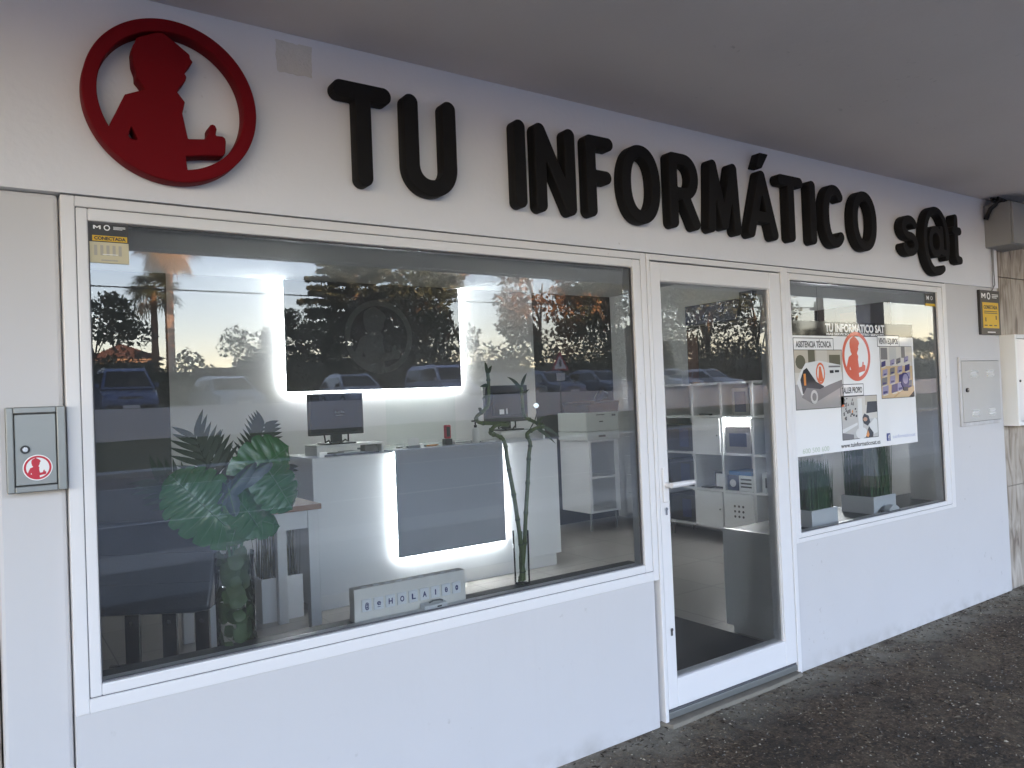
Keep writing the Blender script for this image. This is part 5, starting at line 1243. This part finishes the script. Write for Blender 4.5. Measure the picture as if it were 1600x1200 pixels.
tree(103, -42, LOT, 9.0, 4.6, 2400, M['leafd'], 'tall dark tree mirrored at the right end of the small window', 29, .26, .1)
def hedge():
    rnd = random.Random(31); o = MB()
    for k in range(150):
        x = -12+k*.93+rnd.uniform(-.4,.4); h = rnd.uniform(2.3, 3.1) if x < 17 else rnd.uniform(2.6, 4.2) if x < 72 else rnd.uniform(2.0, 2.6)
        leaves(o, (x, -36+rnd.uniform(-.7,.7), LOT+h*.5), 1.15, .9, h*.55, 260, .16, rnd, shell=.75)
    h = o.build('hedge', M['leafd']); h['kind'] = 'stuff'; h['label'] = 'long dark hedge behind the parked cars'
    tag(h, 'long dark hedge behind the row of parked cars', 'hedge'); 
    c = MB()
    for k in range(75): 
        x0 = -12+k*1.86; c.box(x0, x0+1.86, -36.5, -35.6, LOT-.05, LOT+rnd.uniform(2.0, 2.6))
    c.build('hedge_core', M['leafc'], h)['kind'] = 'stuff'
hedge()
def house():
    h = root('house', (9.6, -64, LOT), 'small brown house with tiled hip roof mirrored behind the palms', 'house')
    box('wall', M['wallhouse'], h, 7.0, 11.6, -68, -62, LOT-.05, 5.6)
    o = MB().add([(6.6,-61.6,5.6),(12.0,-61.6,5.6),(12.0,-68.4,5.6),(6.6,-68.4,5.6),(9.3,-65,7.0)], [(3,2,1,0),(0,1,4),(1,2,4),(2,3,4),(3,0,4)]); o.build('roof', M['roof'], h)
    for x in (8.0, 10.2):
        f = box('window', M['frame'], h, x, x+.8, -62, -61.94, 3.6, 4.8); box('glass', M['carglass'], f, x+.07, x+.73, -61.939, -61.93, 3.67, 4.73)
    box('eaves', M['wallhouse'], h, 6.8, 11.8, -61.99, -61.7, 5.45, 5.598)
house()
o = MB()
P0, P1 = Vector((-12,-20,5.05)), Vector((34,-20,5.3))
o.tube([P0.lerp(P1, i/24)-Vector((0,0,.35*math.sin(math.pi*i/24))) for i in range(25)], .02, 5)
recentre(tag(o.build('overhead_cable', M['cable']), 'thin overhead cable crossing the mirrored sky', 'cable'))
for x, lab in ((-12, 'wooden pole carrying the left end of the overhead cable'), (34, 'wooden pole carrying the right end of the overhead cable')):
    r = root('utility_pole', (x, -20, .3), lab, 'pole', None); MB().tube([(x,-20,.2),(x,-20,5.6)], [.11,.08], 10).build('shaft', M['bark'], r, smooth=True); MB().box(x-.05, x+.05, -20.3, -19.7, 5.2, 5.3).build('crossarm', M['bark'], r)
def road_sign():
    r = root('warning_sign', (18.2, -20.5, .45), 'red bordered triangular warning sign on a post across the road', 'road sign')
    MB().tube([(18.2,-20.5,.4),(18.2,-20.5,3.05)], .03, 8).build('post', M['greymetal'], r, smooth=True)
    tri = lambda s: [(18.2-s, 2.45+(.42-s)*.5), (18.2+s, 2.45+(.42-s)*.5), (18.2, 2.45+(.42-s)*.5+s*1.73)]
    def face(nm, s, y, m): 
        o = MB().prism(tri(s), y-.004, y); return o.build(nm, m, r)
    face('border', .42, -20.455, M['redprint']); face('face', .30, -20.450, M['whiteprint']); 
    MB().box(18.15, 18.25, -20.4495, -20.446, 2.60, 2.85).build('symbol', M['plategrey'], r)
    MB().box(18.0, 18.4, -20.459, -20.455, 2.05, 2.35).build('lower_plate', M['whiteprint'], r)
road_sign()
gw = root('sun_patch_wall', (72, -30, LOT), 'added wall coloured ochre for a sunlit patch, at the right of the small window', 'wall')  # wall added for a sunlit patch; the sun's warmth is in its ochre colour
box('wall_body', M['ochre'], gw, 66, 90, -30.3, -30, LOT-.05, LOT+1.5); box('coping', M['kerb'], gw, 65.9, 90.1, -30.36, -29.94, LOT+1.502, LOT+1.58)

# loose grit and dry litter on the asphalt
def grit():
    rnd = random.Random(41); o = MB()
    for _ in range(15000):
        y = -rnd.random()**1.2*2.4; x = rnd.uniform(1.2, 7.2); s = rnd.uniform(.0015, .0055)*(1.5 if rnd.random() < .05 else 1)
        o.cur = rnd.choice((0, 1, 2, 2, 3)); a = rnd.uniform(0, 3.14); c, sn = math.cos(a)*s, math.sin(a)*s
        k = rnd.uniform(2.0, 4.0) if o.cur in (1, 2) else 1.2
        o.add([(x-c*k,y-sn*k,.0005),(x+sn*.7,y-c*.7,.0005),(x+c*k,y+sn*k,.0005),(x-sn*.7,y+c*.7,.0005),(x,y,.0005+s*.9)], [(0,1,4),(1,2,4),(2,3,4),(3,0,4)])
    struct(o.build('loose_grit', [M['pebble'], M['litter'], mat('dark_litter', (.035,.026,.018), .9, .3, 40), mat('pale_grit', (.36,.32,.25), .85, .2, 40)]), 'stuff')
grit()
